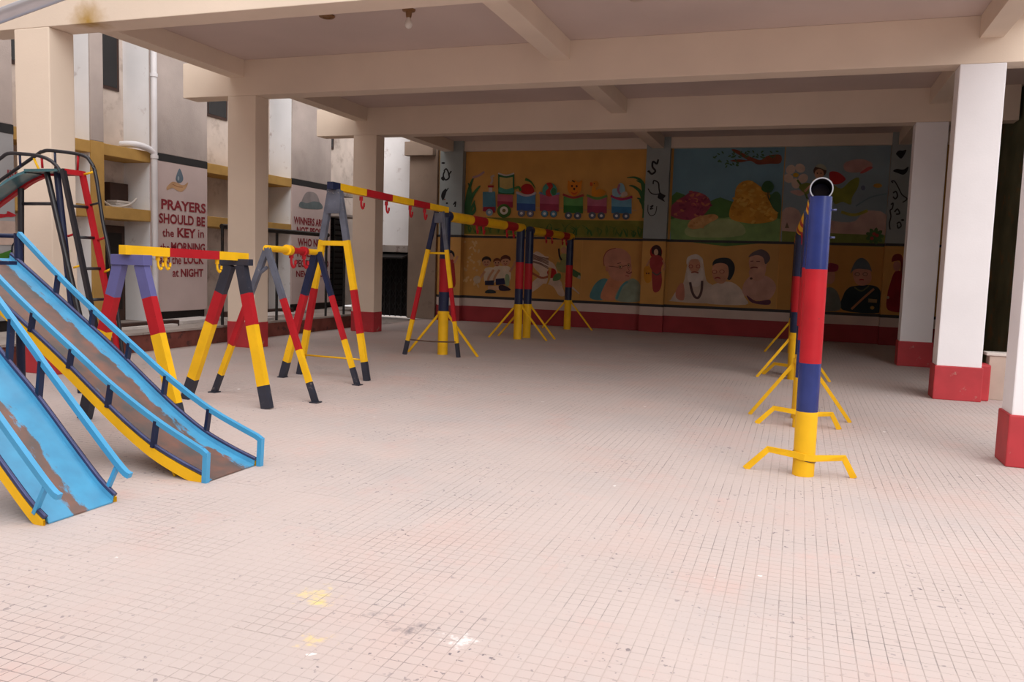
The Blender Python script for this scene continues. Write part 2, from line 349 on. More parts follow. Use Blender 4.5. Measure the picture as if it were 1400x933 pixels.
# beams across (one over each row of columns) and the beams running back between them
def stained_beam():
    m = CREAM.copy(); m.name = 'cream_plaster_with_damp_stain'; nt = m.node_tree; N = nt.nodes; L = nt.links; b = N['Principled BSDF']
    src = b.inputs['Base Color'].links[0].from_socket; geo = N.new('ShaderNodeNewGeometry'); q = PY(120, 30, YA)
    d = N.new('ShaderNodeVectorMath'); d.operation = 'DISTANCE'; d.inputs[1].default_value = (q.x, q.y, q.z); L.new(geo.outputs['Position'], d.inputs[0])
    nz = N.new('ShaderNodeTexNoise'); nz.inputs['Scale'].default_value = 9; nz.inputs['Detail'].default_value = 8; L.new(geo.outputs['Position'], nz.inputs['Vector'])
    a = N.new('ShaderNodeMath'); a.operation = 'MULTIPLY_ADD'; a.inputs[1].default_value = 0.25; L.new(nz.outputs['Fac'], a.inputs[0]); L.new(d.outputs['Value'], a.inputs[2])
    r = N.new('ShaderNodeValToRGB'); r.color_ramp.elements[0].position = 0.12; r.color_ramp.elements[0].color = (1, 1, 1, 1); r.color_ramp.elements[1].position = 0.42; r.color_ramp.elements[1].color = (0, 0, 0, 1)
    L.new(a.outputs[0], r.inputs['Fac']); mx = N.new('ShaderNodeMixRGB'); mx.inputs[2].default_value = (0.42, 0.25, 0.05, 1)
    L.new(r.outputs['Color'], mx.inputs[0]); L.new(src, mx.inputs[1]); L.new(mx.outputs[0], b.inputs['Base Color']); return m
BEAM_STAINED = stained_beam()
blabels = ['cream front beam over the column beside the climbing slide', 'cream middle cross beam with a cantilevered end over the ledge', 'cream rear cross beam ahead of the painted wall']
for i, y in enumerate(ROWS):
    m = MB().bbox((-9.88 if i else -9.6, y, ZB), (2.5 if i < 2 else 3.2, y+DEP, ZC+(0.5 if i == 0 else 0.0)), BEAM_STAINED if i == 0 else CREAM, 0.008)
    o = tag(m.build('ceiling_cross_beam'), blabels[i], 'beam', 'cross beams')
XS0, XS1, XLS0, XLS1, XRS0, XRS1 = -3.511, -3.222, -8.95, -8.667, 1.874, 2.129
rb = {'left': (XLS0, XLS1, 'cream side beam running back along the open left edge'), 'mid': (XS0, XS1, 'cream rib beam running back under the ceiling'), 'right': (XRS0, XRS1, 'cream side beam running back over the right columns')}
bays = ((YA+DEP, YB, 'front'), (YB+DEP, YC, 'middle'), (YC+DEP, YD-0.21, 'rear'))
for (a, b, bn) in bays:
    for k, (x0, x1, lab) in rb.items():
        tag(MB().bbox((x0, a, ZS), (x1, b, ZC), CREAM, 0.006).build('ceiling_rib_beam'), lab+' in the %s bay' % bn, 'beam', 'rib beams')

# columns
clab = {('L',0): 'cream square column behind the climbing slide', ('L',1): 'cream square column with red base behind the double-leg swing frames', ('L',2): 'cream square column with red base beside the tall swing frame',
        ('R',0): 'white square column with red base nearest the open yard', ('R',1): 'white square column with chipped red base beside the low parapet', ('R',2): 'white square column with red base close to the painted wall'}
for i, y in enumerate(ROWS):
    for s, (x0, x1) in (('L', (XL0, XL1)), ('R', (XR0, XR1))):
        c = thing('column', clab[(s, i)], 'column', ((x0+x1)/2, y+DEP/2, 0), 'columns with red bases')
        MB().bbox((x0, y, ZRED-0.01), (x1, y+DEP, ZB), CREAM if s == 'L' else WHITE, 0.012).build('shaft', c)
        e = 0.006 if s == 'L' else 0.02
        MB().bbox((x0-e, y-e, 0), (x1+e, y+DEP+e, ZRED), REDB, 0.012).build('red_base', c)
        if s == 'R' and i == 1:
            MB().bbox((x1, y+0.12, 0.0), (x1+0.13, y+DEP+0.1, ZRED+0.03), REDB, 0.02).build('base_block', c)

# back wall with dado, bands and lintel
BWX0, BWX1 = -9.16, 3.6
ZD_RED, ZD_BL0, ZD_BL1, ZM0, ZM1, ZL0, ZL1 = 0.404, 0.612, 0.678, 2.196, 2.256, 4.415, 4.70
MUST = (0.60, 0.315, 0.085)
wall_back = struct(MB().box((BWX0, YD+0.008, 0), (BWX1, YD+0.3, ZC), mat('mustard_wall', MUST, 0.85, 0.1, 1)).build('wall_back'), 'mural-painted back wall')
struct(MB().box((BWX0, YD-0.004, 0), (BWX1, YD+0.008, ZD_RED), mat('maroon_dado', (0.33, 0.028, 0.035), 0.7, 0.15, 3)).build('baseboard_back'), 'maroon painted dado along the back wall')
struct(MB().box((BWX0, YD-0.002, ZD_RED), (BWX1, YD+0.008, ZD_BL0), mat('dado_white', (0.62, 0.5, 0.44), 0.8, 0.1, 2)).build('trim_1'), 'pale stripe above the maroon dado')
struct(MB().box((BWX0, YD-0.006, ZD_BL0), (BWX1, YD+0.008, ZD_BL1), BLACKB).build('trim_2'), 'black line under the portrait murals')
struct(MB().box((BWX0, YD-0.006, ZM0), (BWX1, YD+0.008, ZM1), BLACKB).build('trim_3'), 'black line between upper and lower murals')
struct(MB().bbox((BWX0+0.75, YD-0.13, ZL0), (BWX1, YD+0.008, ZC), CREAM, 0.008).build('trim_4'), 'cream lintel above the murals')

# pilasters of the back wall
PIL_D = 0.2; YP = YD-PIL_D
GREYBLUE = mat('greyblue_pilaster_paint', (0.30, 0.34, 0.34), 0.8, 0.1, 2)
PILM = mat('mustard_pilaster_paint', MUST, 0.85, 0.12, 2)
PILX = []
def pilaster(px0, px1, label):
    x0 = PY(px0, 300, YP).x; x1 = PY(px1, 300, YP).x
    PILX.append((x0-0.004, x1+0.004))
    t = thing('pilaster', label, 'pilaster', ((x0+x1)/2, YP+PIL_D/2, 0), 'back wall pilasters')
    MB().box((x0, YP, ZM1), (x1, YD, ZC-0.001), GREYBLUE).build('upper_shaft', t)
    MB().box((x0, YP, ZD_BL1), (x1, YD, ZM0), PILM).build('lower_shaft', t)
    MB().box((x0-.004, YP-.004, ZM0), (x1+.004, YD, ZM1), BLACKB).build('black_band', t)
    MB().box((x0-.004, YP-.004, ZD_BL0), (x1+.004, YD, ZD_BL1), BLACKB).build('black_band', t)
    MB().box((x0, YP, ZD_RED), (x1, YD, ZD_BL0), mat('dado_white', (0.62, 0.5, 0.44))).build('pale_band', t)
    MB().box((x0-.004, YP-.004, 0), (x1+.004, YD, ZD_RED), mat('maroon_dado', (0.33, 0.03, 0.04))).build('maroon_base', t)
    return t
pil_l = pilaster(600, 631, 'grey-blue pilaster with black floral flourishes in the left corner of the painted wall')
pil_c = pilaster(880, 912, 'grey-blue pilaster with black scrollwork between the train and meadow murals')
pil_r = pilaster(1213, 1262, 'grey-blue pilaster with black vine scrolls partly hidden by a white column')

# right side wall, low parapet and rear returns
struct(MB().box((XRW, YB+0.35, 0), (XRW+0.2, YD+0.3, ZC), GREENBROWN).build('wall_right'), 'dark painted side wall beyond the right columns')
tag(MB().bbox((XR1+0.14, YB+0.32, 0), (XRW, YB+0.52, 0.56), mat('beige_parapet', (0.5, 0.4, 0.34), 0.9, 0.12, 3)).build('low_parapet'), 'low beige parapet beside the white column', 'parapet')
tag(MB().bbox((XR1+0.10, YB+0.30, 0.56), (XRW, YB+0.56, 0.60), mat('parapet_coping_paint', (0.62, 0.56, 0.52), 0.9)).build('parapet_coping'), 'thin pale coping on the low parapet', 'coping')

# added unseen walls blocking low sky light, behind the camera and at right
struct(MB().box((-14, FY0-0.3, 0), (-2.0, -6.0, 13.0), mat('added_block_plaster', (0.34, 0.27, 0.23), 0.95)).box((-2.0, FY0-0.3, 0), (FX1+0.3, FY0, 7.0), mat('added_block_plaster', (0.34, 0.27, 0.23), 0.95)).build('wall_front_added'), 'unseen plaster block added behind the camera to block sky light')
struct(MB().box((FX1, FY0, 0), (FX1+0.3, YD+0.3, 2.4), mat('added_block_plaster', (0.34, 0.27, 0.23))).build('wall_yard_right_added'), 'unseen wall added on the right, kept low for side light')

# ------------------------------------------------------------------ neighbour's wall on the left
LZ = 0.30
led = struct(MB().box((XWR-0.1, -5.98, -0.05), (-9.47, 17.2, LZ-0.035), RISER).box((XWR-0.1, 17.2, -0.05), (-10.5, 18.95, LZ-0.035), RISER).build('trim_5'), 'red-brown riser of the raised ledge along the left wall')
MB().box((XWR-0.1, -5.98, LZ-0.035), (-9.44, 17.2, LZ), CONC).box((XWR-0.1, 17.2, LZ-0.035), (-10.47, 18.95, LZ), CONC).build('ledge_top', led)
YEND = 18.95
wl = struct(MB().box((XWR-0.3, -5.98, LZ), (XWR, YD+0.34, 8.0), OLDLIGHT).build('wall_left'), 'weathered recessed wall of the neighbouring building')
# piers
def yw(px, py=300): return PX(px, py, XW).y
ZBAND1 = 3.30; ZBAND0 = 3.17
P0 = (6.6, yw(21)); PF = (-5.9, 6.0); P1 = (yw(207), yw(283.5)); P2 = (yw(399), yw(452)); FIN1 = (yw(126), yw(143.5)); FIN2 = (14.75, 15.15); FIN0 = (yw(60), yw(66))
def pier(y0, y1, label, painted, face):
    t = thing('wall_pier', label, 'pier', (XW-0.3, (y0+y1)/2, LZ), 'neighbour wall piers')
    MB().box((XWR, y0-0.006, LZ), (XW-0.03, y0-0.001, 8.0), WHITEWALL).build('whitewashed_reveal', t)
    MB().bbox((XWR, y0, ZBAND1), (XW, y1, 8.0), OLDW, 0.012).build('upper_shaft', t)
    if painted:
        MB().box((XWR, y0, ZBAND0), (XW+0.004, y1, ZBAND1), BLACKB).build('black_band', t)
        MB().bbox((XWR, y0, LZ+0.16), (XW, y1, ZBAND0), face, 0.01).build('painted_panel', t)
        MB().box((XWR, y0+0.03, LZ), (XW-0.05, y1-0.03, LZ+0.16), DARKW).build('dark_gap', t)  # near-black inset block for the dark gap below the panel
    else:
        MB().bbox((XWR, y0, LZ), (XW+0.002, y1, ZBAND1), OCHRE, 0.01).build('painted_panel', t)
    return t
pier0 = pier(P0[0], P0[1], 'wall pier with grey-blue painting and red letters IN behind the climbing slide', True, PANELGREY)
pier(PF[0], PF[1], 'long plain wall pier beside the open yard', True, PINKW)
pier1 = pier(P1[0], P1[1], 'wall pier painted with the prayers slogan in dark red letters', True, PINKW)
pier2 = pier(P2[0], P2[1], 'wall pier painted with the winners slogan in dark red letters', True, PINKW)
pier(FIN1[0], FIN1[1], 'narrow ochre wall fin between the shelved niches', False, OCHRE)
pier(FIN2[0], FIN2[1], 'narrow ochre wall fin mostly hidden behind the cream column', False, OCHRE)
# shelves (ochre concrete) crossing the niches
bays_l = [(P0[1], FIN1[0], 'niche behind the climbing slide'), (FIN1[1], P1[0], 'niche left of the prayers slogan'), (P1[1], FIN2[0], 'niche right of the prayers slogan'), (FIN2[1], P2[0], 'niche left of the winners slogan'), (P2[1], YEND-0.02, 'niche over the dark shutter')]
for bi, (a, b, lab) in enumerate(bays_l):
    for z0, z1, w in ((3.10, 3.29, 'upper'), (2.07, 2.27, 'lower')):
        if bi == 4 and w == 'lower': continue
        tag(MB().bbox((XWR, a, z0), (XW-0.01, b, z1), OCHRE if bi < 4 else CONC, 0.01).build('niche_shelf'), '%s ochre concrete shelf of the %s' % (w, lab), 'shelf', 'niche shelves')
    # window high in the recess
    wz0 = 4.32
    wd = MB().box((XWR-0.02, a+0.12, wz0), (XWR+0.03, b-0.12, 6.0), DARKWOOD).build('window_%d' % (bi+1)); struct(wd, 'dark window high in the %s' % lab)
    MB().box((XWR+0.03, a+0.17, wz0+0.05), (XWR+0.034, (a+b)/2-0.02, 5.95), GLASS).build('pane', wd)
    MB().box((XWR+0.03, (a+b)/2+0.02, wz0+0.05), (XWR+0.034, b-0.17, 5.95), GLASS).build('pane', wd)
# contents of the niche left of the prayers slogan
a, b = FIN1[1], P1[0]
def pw(px, py, X): 
    p = PX(px, py, X); return p
d0 = pw(147, 316, XWR+0.05); d1 = pw(180, 316, XWR+0.05); d1.y = min(d1.y, P1[0]-0.06); d0.y = d1.y-0.62
t = thing('niche_door', 'dark brown wooden door low in the niche left of the prayers slogan', 'door', (XWR+0.03, (d0.y+d1.y)/2, LZ))
MB().bbox((XWR+0.004, d0.y, LZ), (XWR+0.06, d1.y, 1.98), DARKWOOD, 0.008).build('door_leaf', t)
MB().box((XWR+0.06, d0.y+0.08, 0.5), (XWR+0.07, d1.y-0.08, 1.1), DARKW).build('door_panel', t)
MB().box((XWR+0.06, d0.y+0.08, 1.2), (XWR+0.07, d1.y-0.08, 1.85), DARKW).build('door_panel', t)
b0 = pw(145, 250, XWR+0.02); b1 = pw(160, 285, XWR+0.02)
tag(MB().bbox((XWR, b0.y-0.05, 2.27), (XWR+0.16, b1.y+0.12, 2.72), DARKWOOD, 0.01).build('wooden_box'), 'dark wooden box on the lower shelf of the niche', 'box')
tag(MB().tube(smoothpath([(XW-0.2, FIN1[1]+0.10, 2.42), (XW-0.18, FIN1[1]+0.28, 2.30), (XW-0.16, FIN1[1]+0.5, 2.295), (XW-0.15, FIN1[1]+0.7, 2.35), (XW-0.15, FIN1[1]+0.85, 2.46)], 6), 0.018, CLOTH, 8).build('cloth_strip'), 'curved strip of white cloth lying on the niche shelf', 'cloth')
m = MB()
for k in range(3): m.bbox((XW-0.43, FIN1[1]+0.42+0.02*k, 2.27+0.045*k), (XW-0.2, FIN1[1]+0.83-0.03*k, 2.312+0.045*k), CLOTH, 0.012)
tag(m.build('folded_cloth'), 'folded soiled white cloth on the lower niche shelf', 'cloth')
# white drain pipe with bend
pyy = PX(211, 213, XW+0.09)
dp = thing('drain_pipe', 'white drain pipe running down beside the prayers slogan', 'pipe', (XW+0.09, pyy.y, LZ))
MB().tube([(XW+0.09, pyy.y, LZ), (XW+0.09, pyy.y, 7.5)], 0.052, PIPEW, 16).build('down_pipe', dp)
MB().tube(smoothpath([(XW+0.09, pyy.y, 3.27), (XW+0.05, pyy.y-0.1, 3.33), (XW-0.02, pyy.y-0.32, 3.37), (XW-0.25, pyy.y-0.42, 3.36)], 4), 0.055, PIPEW, 14).build('branch_pipe', dp)
for z in (1.45, 3.2, 4.6): MB().tube([(XW+0.09, pyy.y, z-0.03), (XW+0.09, pyy.y, z+0.03)], 0.066, PIPEW, 16).build('pipe_collar', dp)
# dark rolling shutter past the winners slogan
s0, s1 = P2[1]+0.02, YEND-0.1
sh = thing('slatted_shutter', 'black slatted shutter in the wall past the winners slogan', 'shutter', (XW-0.3, (s0+s1)/2, LZ))
MB().box((XWR+0.02, s0, LZ), (XW-0.3, s1, 2.55), DARKW).build('backing', sh)
for k in range(16):
    z = LZ+0.05+k*0.138
    MB().bbox((XW-0.30, s0+0.02, z), (XW-0.26, s1-0.02, z+0.09), GATE, 0.006).build('slat', sh)
for y in (s0+0.03, (s0+s1)/2, s1-0.03): MB().bbox((XW-0.27, y-0.025, LZ), (XW-0.22, y+0.025, 2.55), GATE, 0.005).build('upright', sh)
tag(MB().bbox((XW-0.5, s0, 2.56), (XW+0.35, s1, 2.62), CONC, 0.01).build('shutter_canopy'), 'thin concrete canopy above the slatted shutter', 'canopy')
# black pipe frame standing on the ledge edge
XF = -9.52
fr = thing('pipe_barrier', 'thin black pipe barrier standing on the ledge behind the swings', 'barrier', (XF, 13.4, LZ))
YF0 = PX(304, 310, XF).y
for y in (YF0, 13.6, 15.36): MB().tube([(XF, y, LZ), (XF, y, 2.0)], 0.026, GATE, 10).build('post', fr)
MB().tube([(XF, YF0-0.02, 2.02), (XF, 15.42, 2.02)], 0.045, GATE, 10).build('top_rail', fr)
tag(MB().tube([(XF, 16.1, LZ), (XF, 16.1, 2.3)], 0.026, GATE, 10).build('thin_post'), 'single thin black post standing on the ledge before the shutter', 'post')
# loose slabs and boards on the ledge
slabs = [((-10.45, 9.3), (0.55, 1.0), 0.05, 4, 'pale stone slab lying on the ledge under the niche door'), ((-10.1, 10.7), (0.5, 1.1), 0.05, -6, 'pale stone slab lying on the ledge beside the drain pipe'),
         ((-10.35, 12.2), (0.5, 1.2), 0.06, 5, 'pale stone slab lying on the ledge below the prayers slogan'), ((-9.9, 13.3), (0.42, 0.9), 0.04, -3, 'thin pale slab lying on the ledge next to the pipe frame'), ((-10.3, 14.6), (0.6, 1.3), 0.05, 3, 'pale stone slab lying on the ledge before the winners slogan')]
for (c, sz, h, rot, lab) in slabs:
    o = MB().bbox((-sz[0]/2, -sz[1]/2, 0), (sz[0]/2, sz[1]/2, h), SLAB, 0.008).build('stone_slab'); o.location = (c[0], c[1], LZ); o.rotation_euler = (0, 0, math.radians(rot)); tag(o, lab, 'slab', 'loose slabs on the ledge')
for (y0, y1, x, lab) in ((13.6, 15.9, -10.75, 'long dark plank lying along the foot of the wall'), (8.9, 11.4, -10.0, 'long dark plank lying on the ledge behind the climbing slide')):
    tag(MB().bbox((x-0.08, y0, LZ), (x+0.08, y1, LZ+0.1), DARKWOOD, 0.008).build('dark_plank'), lab, 'plank', 'dark planks on the ledge')
o = MB().bbox((-0.02, -0.17, 0), (0.02, 0.17, 0.75), SLAB, 0.006).build('leaning_board'); o.location = (-10.35, 16.0, LZ+0.005); o.rotation_euler = (math.radians(-22), math.radians(-14), 0)
tag(o, 'pale board leaning on the wall below the winners slogan', 'board')

# ------------------------------------------------------------------ gate corner at the far end of the gap
YG = YD+0.35
gx0, gx1 = XW-0.9, -9.98
struct(MB().box((-13.5, 17.0, -0.16), (-9.47, YD+1.2, -0.06), CONC).build('floor_gate_corner'), 'concrete floor before the iron gate')
struct(MB().box((gx0, YG, 1.95), (BWX0+0.02, YG+0.2, 8.0), WHITEWALL).build('wall_rear_left'), 'bright whitewashed wall above the iron gate')
tag(MB().bbox((gx0, YG-0.45, 1.76), (gx1-0.005, YG+0.05, 1.95), CONC, 0.015).build('gate_lintel'), 'crumbling concrete lintel slab above the iron gate', 'lintel')
tag(MB().prism([(YG-0.75, 1.58), (YG-0.78, 1.62), (YG-0.2, 1.76), (YG-0.2, 1.72)], gx0+0.4, gx1-0.005, 'x', GATE).build('tin_awning'), 'narrow dark tin awning over the iron gate', 'awning')
gt = thing('iron_gate', 'black collapsible iron gate in the far left corner', 'gate', ((gx0+gx1)/2, YG+0.02, 0))
MB().box((gx0, YG+0.12, 0), (gx1, YG+0.2, 1.75), DARKW).build('backing', gt)
for k in range(11):
    x = gx0+0.05+k*(gx1-gx0-0.1)/10; MB().bbox((x-0.014, YG-0.02, 0.0), (x+0.014, YG+0.01, 1.75), GATE, 0.003).build('gate_bar', gt)
m = MB(); n = 10; stp = (gx1-gx0-0.1)/n
for k in range(n):
    for r in range(4):
        z = 0.12+r*0.36; x = gx0+0.05+k*stp
        m.tube([(x, YG+0.015, z), (x+stp, YG+0.015, z+0.3)], 0.009, GATE, 4, square=True); m.tube([(x, YG+0.02, z+0.3), (x+stp, YG+0.02, z)], 0.009, GATE, 4, square=True)
m.build('lattice', gt)
tag(MB().bbox((gx1, YD-0.1, 0), (BWX0, YG+0.4, 8.0), BROWNW, 0.015).build('corner_column'), 'stained brown corner column between the gate and the painted wall', 'column')
tag(MB().bbox((gx1-0.06, YD-0.30, ZB+0.2), (BWX0-0.06, YD-0.105, ZC-0.002), BROWNW, 0.01).build('corner_bracket'), 'brown bracket block on top of the brown corner column', 'bracket')

# ------------------------------------------------------------------ lettering helper (flat print on the wall piers)
def text_on_wall(body, parent, xl, xr, yt, yb, m=DARKRED, name='lettering', bold=0.018, X=None):
    """letters fitted between the pixel columns xl..xr and rows yt..yb (at xl) on the plane of the wall piers"""
    X = XW if X is None else X
    cu = bpy.data.curves.new('txt', 'FONT'); cu.body = body; cu.offset = bold; cu.size = 1.0; cu.resolution_u = 3
    ob = bpy.data.objects.new('txt', cu); COL.objects.link(ob); bpy.context.view_layer.update()
    me = bpy.data.meshes.new_from_object(ob.evaluated_get(bpy.context.evaluated_depsgraph_get()))
    bpy.data.objects.remove(ob); bpy.data.curves.remove(cu)
    co = np.array([v.co[:] for v in me.vertices]); x0, x1 = co[:,0].min(), co[:,0].max(); z0, z1 = co[:,1].min(), co[:,1].max()
    A = PX(xl, yt, X); B = PX(xl, yb, X); C = PX(xr, yt, X)
    loc = Vector(parent.location)
    for v in me.vertices:
        u = (v.co.x-x0)/(x1-x0); w = (v.co.y-z0)/(z1-z0)
        v.co = Vector((X+0.006, A.y+u*(C.y-A.y), B.z+w*(A.z-B.z)))-loc
    me.materials.clear(); me.materials.append(m)
    o = bpy.data.objects.new(name, me); COL.objects.link(o); o.parent = parent; return o
LR = 281.0
for body, xl, xr, yt, yb, bd in (('PRAYERS', 220, 281, 271.6, 285.9, .03), ('SHOULD BE', 217, 280, 291.0, 305.0, .03), ('the', 221.7, 237.5, 312.5, 323.5, .015), ('KEY', 242, 267.5, 311.5, 324.5, .035), ('in', 270.5, 278.5, 314.5, 325.0, .012),
                             ('the', 218.5, 231.5, 333.0, 343.5, .015), ('MORNING', 233.5, 280, 331.0, 343.5, .035), ('and the', 217.7, 247.5, 348.5, 361.0, .015), ('LOCK', 251, 278.3, 348.0, 361.0, .035), ('at', 235.5, 244, 369.0, 379.0, .015), ('NIGHT', 247, 277.6, 367.5, 379.0, .035)):
    text_on_wall(body, pier1, xl, xr, yt, yb, bold=bd)
for body, xl, xr, yt, yb in (('WINNERS ARE', 401.5, 442, 295.8, 306.4), ('NOT PEOPLE', 405.5, 446, 309.6, 320.0), ('WHO NEVER', 406.8, 449, 325.4, 336.4), ('FAIL BUT', 406, 444, 340.5, 351.0), ('PEOPLE WHO', 403.6, 449, 355.2, 365.3), ('NEVER QUIT', 404.6, 448, 370.2, 380.5)):
    text_on_wall(body, pier2, xl, xr, yt, yb, bold=.03)
text_on_wall('IN', pier0, 9.5, 21.5, 232.0, 246.0, bold=.03)

# ------------------------------------------------------------------ flat painting: polygons given in photo pixels, laid on a wall plane
class Painter:
    start = {'off': 0.002, 'lo': -99, 'hi': 99}
    def __init__(s, plane, off):
        s.plane = plane; s.v = []; s.f = []; s.c = []; s.main = plane[2] == 2
        s.off = Painter.start['off'] if s.main else off
    def pt(s, x, y):
        ax, val, sg = s.plane
        p = PY(x, y, val-s.off) if ax == 'y' else PX(x, y, val+s.off)
        if s.main: p.x = min(max(p.x, Painter.start['lo']), Painter.start['hi'])
        return p
    def poly(s, pts, col):
        o = len(s.v); s.off += 0.00025
        s.v += [tuple(s.pt(*p)) for p in pts]; s.f.append(list(range(o, o+len(pts)))); s.c.append(col); return s
    def blob(s, pts, col, n=4):
        P = [Vector((p[0], p[1], 0)) for p in pts]; m = len(P); out = []
        for i in range(m):
            p0, p1, p2, p3 = P[i-1], P[i], P[(i+1)%m], P[(i+2)%m]
            for k in range(n):
                t = k/n; q = 0.5*((2*p1)+(p2-p0)*t+(2*p0-5*p1+4*p2-p3)*t*t+(3*p1-p0-3*p2+p3)*t**3); out.append((q.x, q.y))
        return s.poly(out, col)
    def ell(s, cx, cy, rx, ry, col, rot=0, n=20):
        c, sn = math.cos(rot), math.sin(rot)
        return s.poly([(cx+rx*math.cos(a)*c-ry*math.sin(a)*sn, cy+rx*math.cos(a)*sn+ry*math.sin(a)*c) for a in [2*math.pi*k/n for k in range(n)]], col)
    def stroke(s, pts, w, col, taper=False, smooth=True):
        P = [Vector((p[0], p[1], 0)) for p in pts]
        if smooth and len(P) > 2: P = smoothpath(P, 5)
        l, r = [], []
        for i, p in enumerate(P):
            t = (P[min(i+1, len(P)-1)]-P[max(i-1, 0)]); t = t.normalized() if t.length > 1e-6 else Vector((1,0,0))
            nn = Vector((-t.y, t.x, 0)); ww = w/2*(1-0.85*i/(len(P)-1) if taper else 1)
            l.append(p+nn*ww); r.append(p-nn*ww)
        s.off += 0.00025
        for i in range(len(P)-1):
            o = len(s.v); s.v += [tuple(s.pt(q.x, q.y)) for q in (l[i], l[i+1], r[i+1], r[i])]; s.f.append([o, o+1, o+2, o+3]); s.c.append(col)
        return s
    def build(s, name, parent, label=None, stuff=False):
        if s.main: Painter.start['off'] = s.off
        me = bpy.data.meshes.new(name); off = Vector(parent.location)
        me.from_pydata([tuple(Vector(v)-off) for v in s.v], [], s.f)
        at = me.color_attributes.new('Col', 'FLOAT_COLOR', 'CORNER'); i = 0
        for f, c in zip(s.f, s.c):
            for _ in f: at.data[i].color = (c[0], c[1], c[2], 1); i += 1
        me.materials.append(PAINT); me.update()
        o = bpy.data.objects.new(name, me); COL.objects.link(o); o.parent = parent
        if label: o['label'] = label
        if stuff: o['kind'] = 'stuff'
        return o
LW = ('x', XW, 1)
# emblems on the slogan piers
p = Painter(LW, 0.004); p.blob([(245.5,230.5),(250.5,243),(249,248.5),(245.5,250),(242,248.5),(240.5,243)], (0.14,0.19,0.24)).ell(244, 244, 1.2, 3, (0.35,0.4,0.45)); p.build('water_drop_emblem', pier1, 'painted grey-blue water drop')
p = Painter(LW, 0.004); p.blob([(228,256),(235,249),(241,249.5),(247,252.5),(252,253),(257,249.5),(255,256),(249,262),(243,261),(236,257),(229,260)], (0.55,0.33,0.18)); p.stroke([(236,252),(243,255.5),(250,256)], 0.8, (0.3,0.12,0.05)); p.build('open_hand_emblem', pier1, 'painted open hand under the drop')
p = Painter(LW, 0.004); p.blob([(412,276),(418,264),(426,262.5),(433,266),(437,276),(439,285),(425,286),(411,284)], (0.34,0.3,0.3)).blob([(411,276),(420,278),(428,275.5),(438,277.5),(439.5,286),(411,284)], (0.16,0.2,0.21)); p.build('cupped_hands_emblem', pier2, 'faded grey emblem above the winners slogan')
p = Painter(LW, 0.004); p.blob([(-25,291),(6,293),(10,289),(16,291),(22,295),(15,297),(8,297),(-25,301)], (0.42,0.02,0.03)); p.build('painted_arm', pier0, 'painted red arm'); p = Painter(LW, 0.006)
p.poly([(-30,300),(21,303),(21,335),(-30,335)], (0.55,0.42,0.36)).blob([(-25,352),(0,347),(12,343),(16,342),(14,350),(20,361),(-25,362)], (0.06,0.2,0.03)).stroke([(22,330),(17,336),(16,346),(12,352)], 2.2, (0.02,0.02,0.03)); p.build('painted_hill', pier0, 'painted green hill')

# ------------------------------------------------------------------ murals on the back wall
BW = ('y', YD, 2)
def panel(px0, px1, z0, z1, col, label, group=None):
    x0 = PY(px0, 300, YD).x; x1 = PY(px1, 300, YD).x
    for a, b in PILX:
        if a < x1 < b+0.2: x1 = a
        if a < x0 < b: x0 = b
    x0 += 0.002; x1 -= 0.002; Painter.start.update(off=0.002, lo=x0, hi=x1)
    t = thing('mural', label, 'mural', ((x0+x1)/2, YD, z0), group)
    mm = MB().box((x0, YD-0.001, z0), (x1, YD+0.007, z1), mat('mural_ground_%d' % len(MATS), col, 0.8, 0.12, 1.6)).build('painted_ground', t)
    return t
TRAIN_BG = (0.64, 0.34, 0.085)
mt = panel(632, 882, ZM1, ZL0, TRAIN_BG, 'orange-yellow mural of a toy train carrying a ball and animals', 'upper murals')
g = Painter(BW, 0.002)
g.blob([(634,292),(650,297),(700,298),(780,301),(881,302),(881,326),(760,324),(634,320)], (0.20,0.20,0.035), 1)
for i in range(26):
    x = 640+i*9.4+random.uniform(-3,3); y = 318+i*0.25; hgt = random.uniform(8, 18)
    for k in range(3): g.stroke([(x, y), (x+random.uniform(-4,4), y-hgt*.6), (x+random.uniform(-9,9), y-hgt)], 2.6, random.choice([(0.05,0.13,0.03),(0.16,0.2,0.04),(0.09,0.15,0.03)]), True)
g.build('grass', mt, None, True)
for (nm, pts) in (('leaf_tuft', [[(637,292),(640,265),(645,248),(648,243)], [(637,295),(645,270),(654,257),(657,254)], [(638,298),(646,282),(649,274)], [(640,292),(643,262),(640,250)], [(640,296),(649,288),(648,276)]]), ('leaf_tuft', [[(881,268),(878,250),(869,243),(857,243)], [(881,276),(875,262),(866,255),(860,254)], [(881,285),(877,274),(871,271)], [(881,262),(880,252),(870,247)], [(881,298),(880,284),(874,274)]])):
    g = Painter(BW, 0.016)
    for s_ in pts: g.stroke(s_, 6.5, (0.05,0.15,0.055), True)
    g.build(nm, mt)
# engine (the driver's cab window is left empty)
g = Painter(BW, 0.016)
g.blob([(660,262.5),(677,262),(678,288),(660,289)], (0.09,0.24,0.33), 1).poly([(661,283),(677,283),(677,291),(660,289)], (0.36,0.03,0.06)).poly([(668,255.5),(673,255.5),(673,263),(668,263)], (0.6,0.5,0.45)).poly([(667,253.5),(675,253.5),(675,256.5),(667,256.5)], (0.4,0.03,0.03))
g.poly([(681,236.5),(692,239.5),(703,237),(703,266),(681,265)], (0.03,0.14,0.06)).poly([(683,242),(692,243.5),(701,242),(701,263),(683,262)], (0.55,0.42,0.15)).blob([(683,256),(692,259),(701,257),(701,264),(683,263)], (0.07,0.3,0.22)).stroke([(681,237),(692,240),(703,237)], 2, (0.6,0.55,0.5))
g.poly([(680,265.5),(701,267),(701,284),(680,283)], (0.5,0.12,0.17)).poly([(680,275),(701,276),(701,284),(680,283)], (0.36,0.04,0.08))
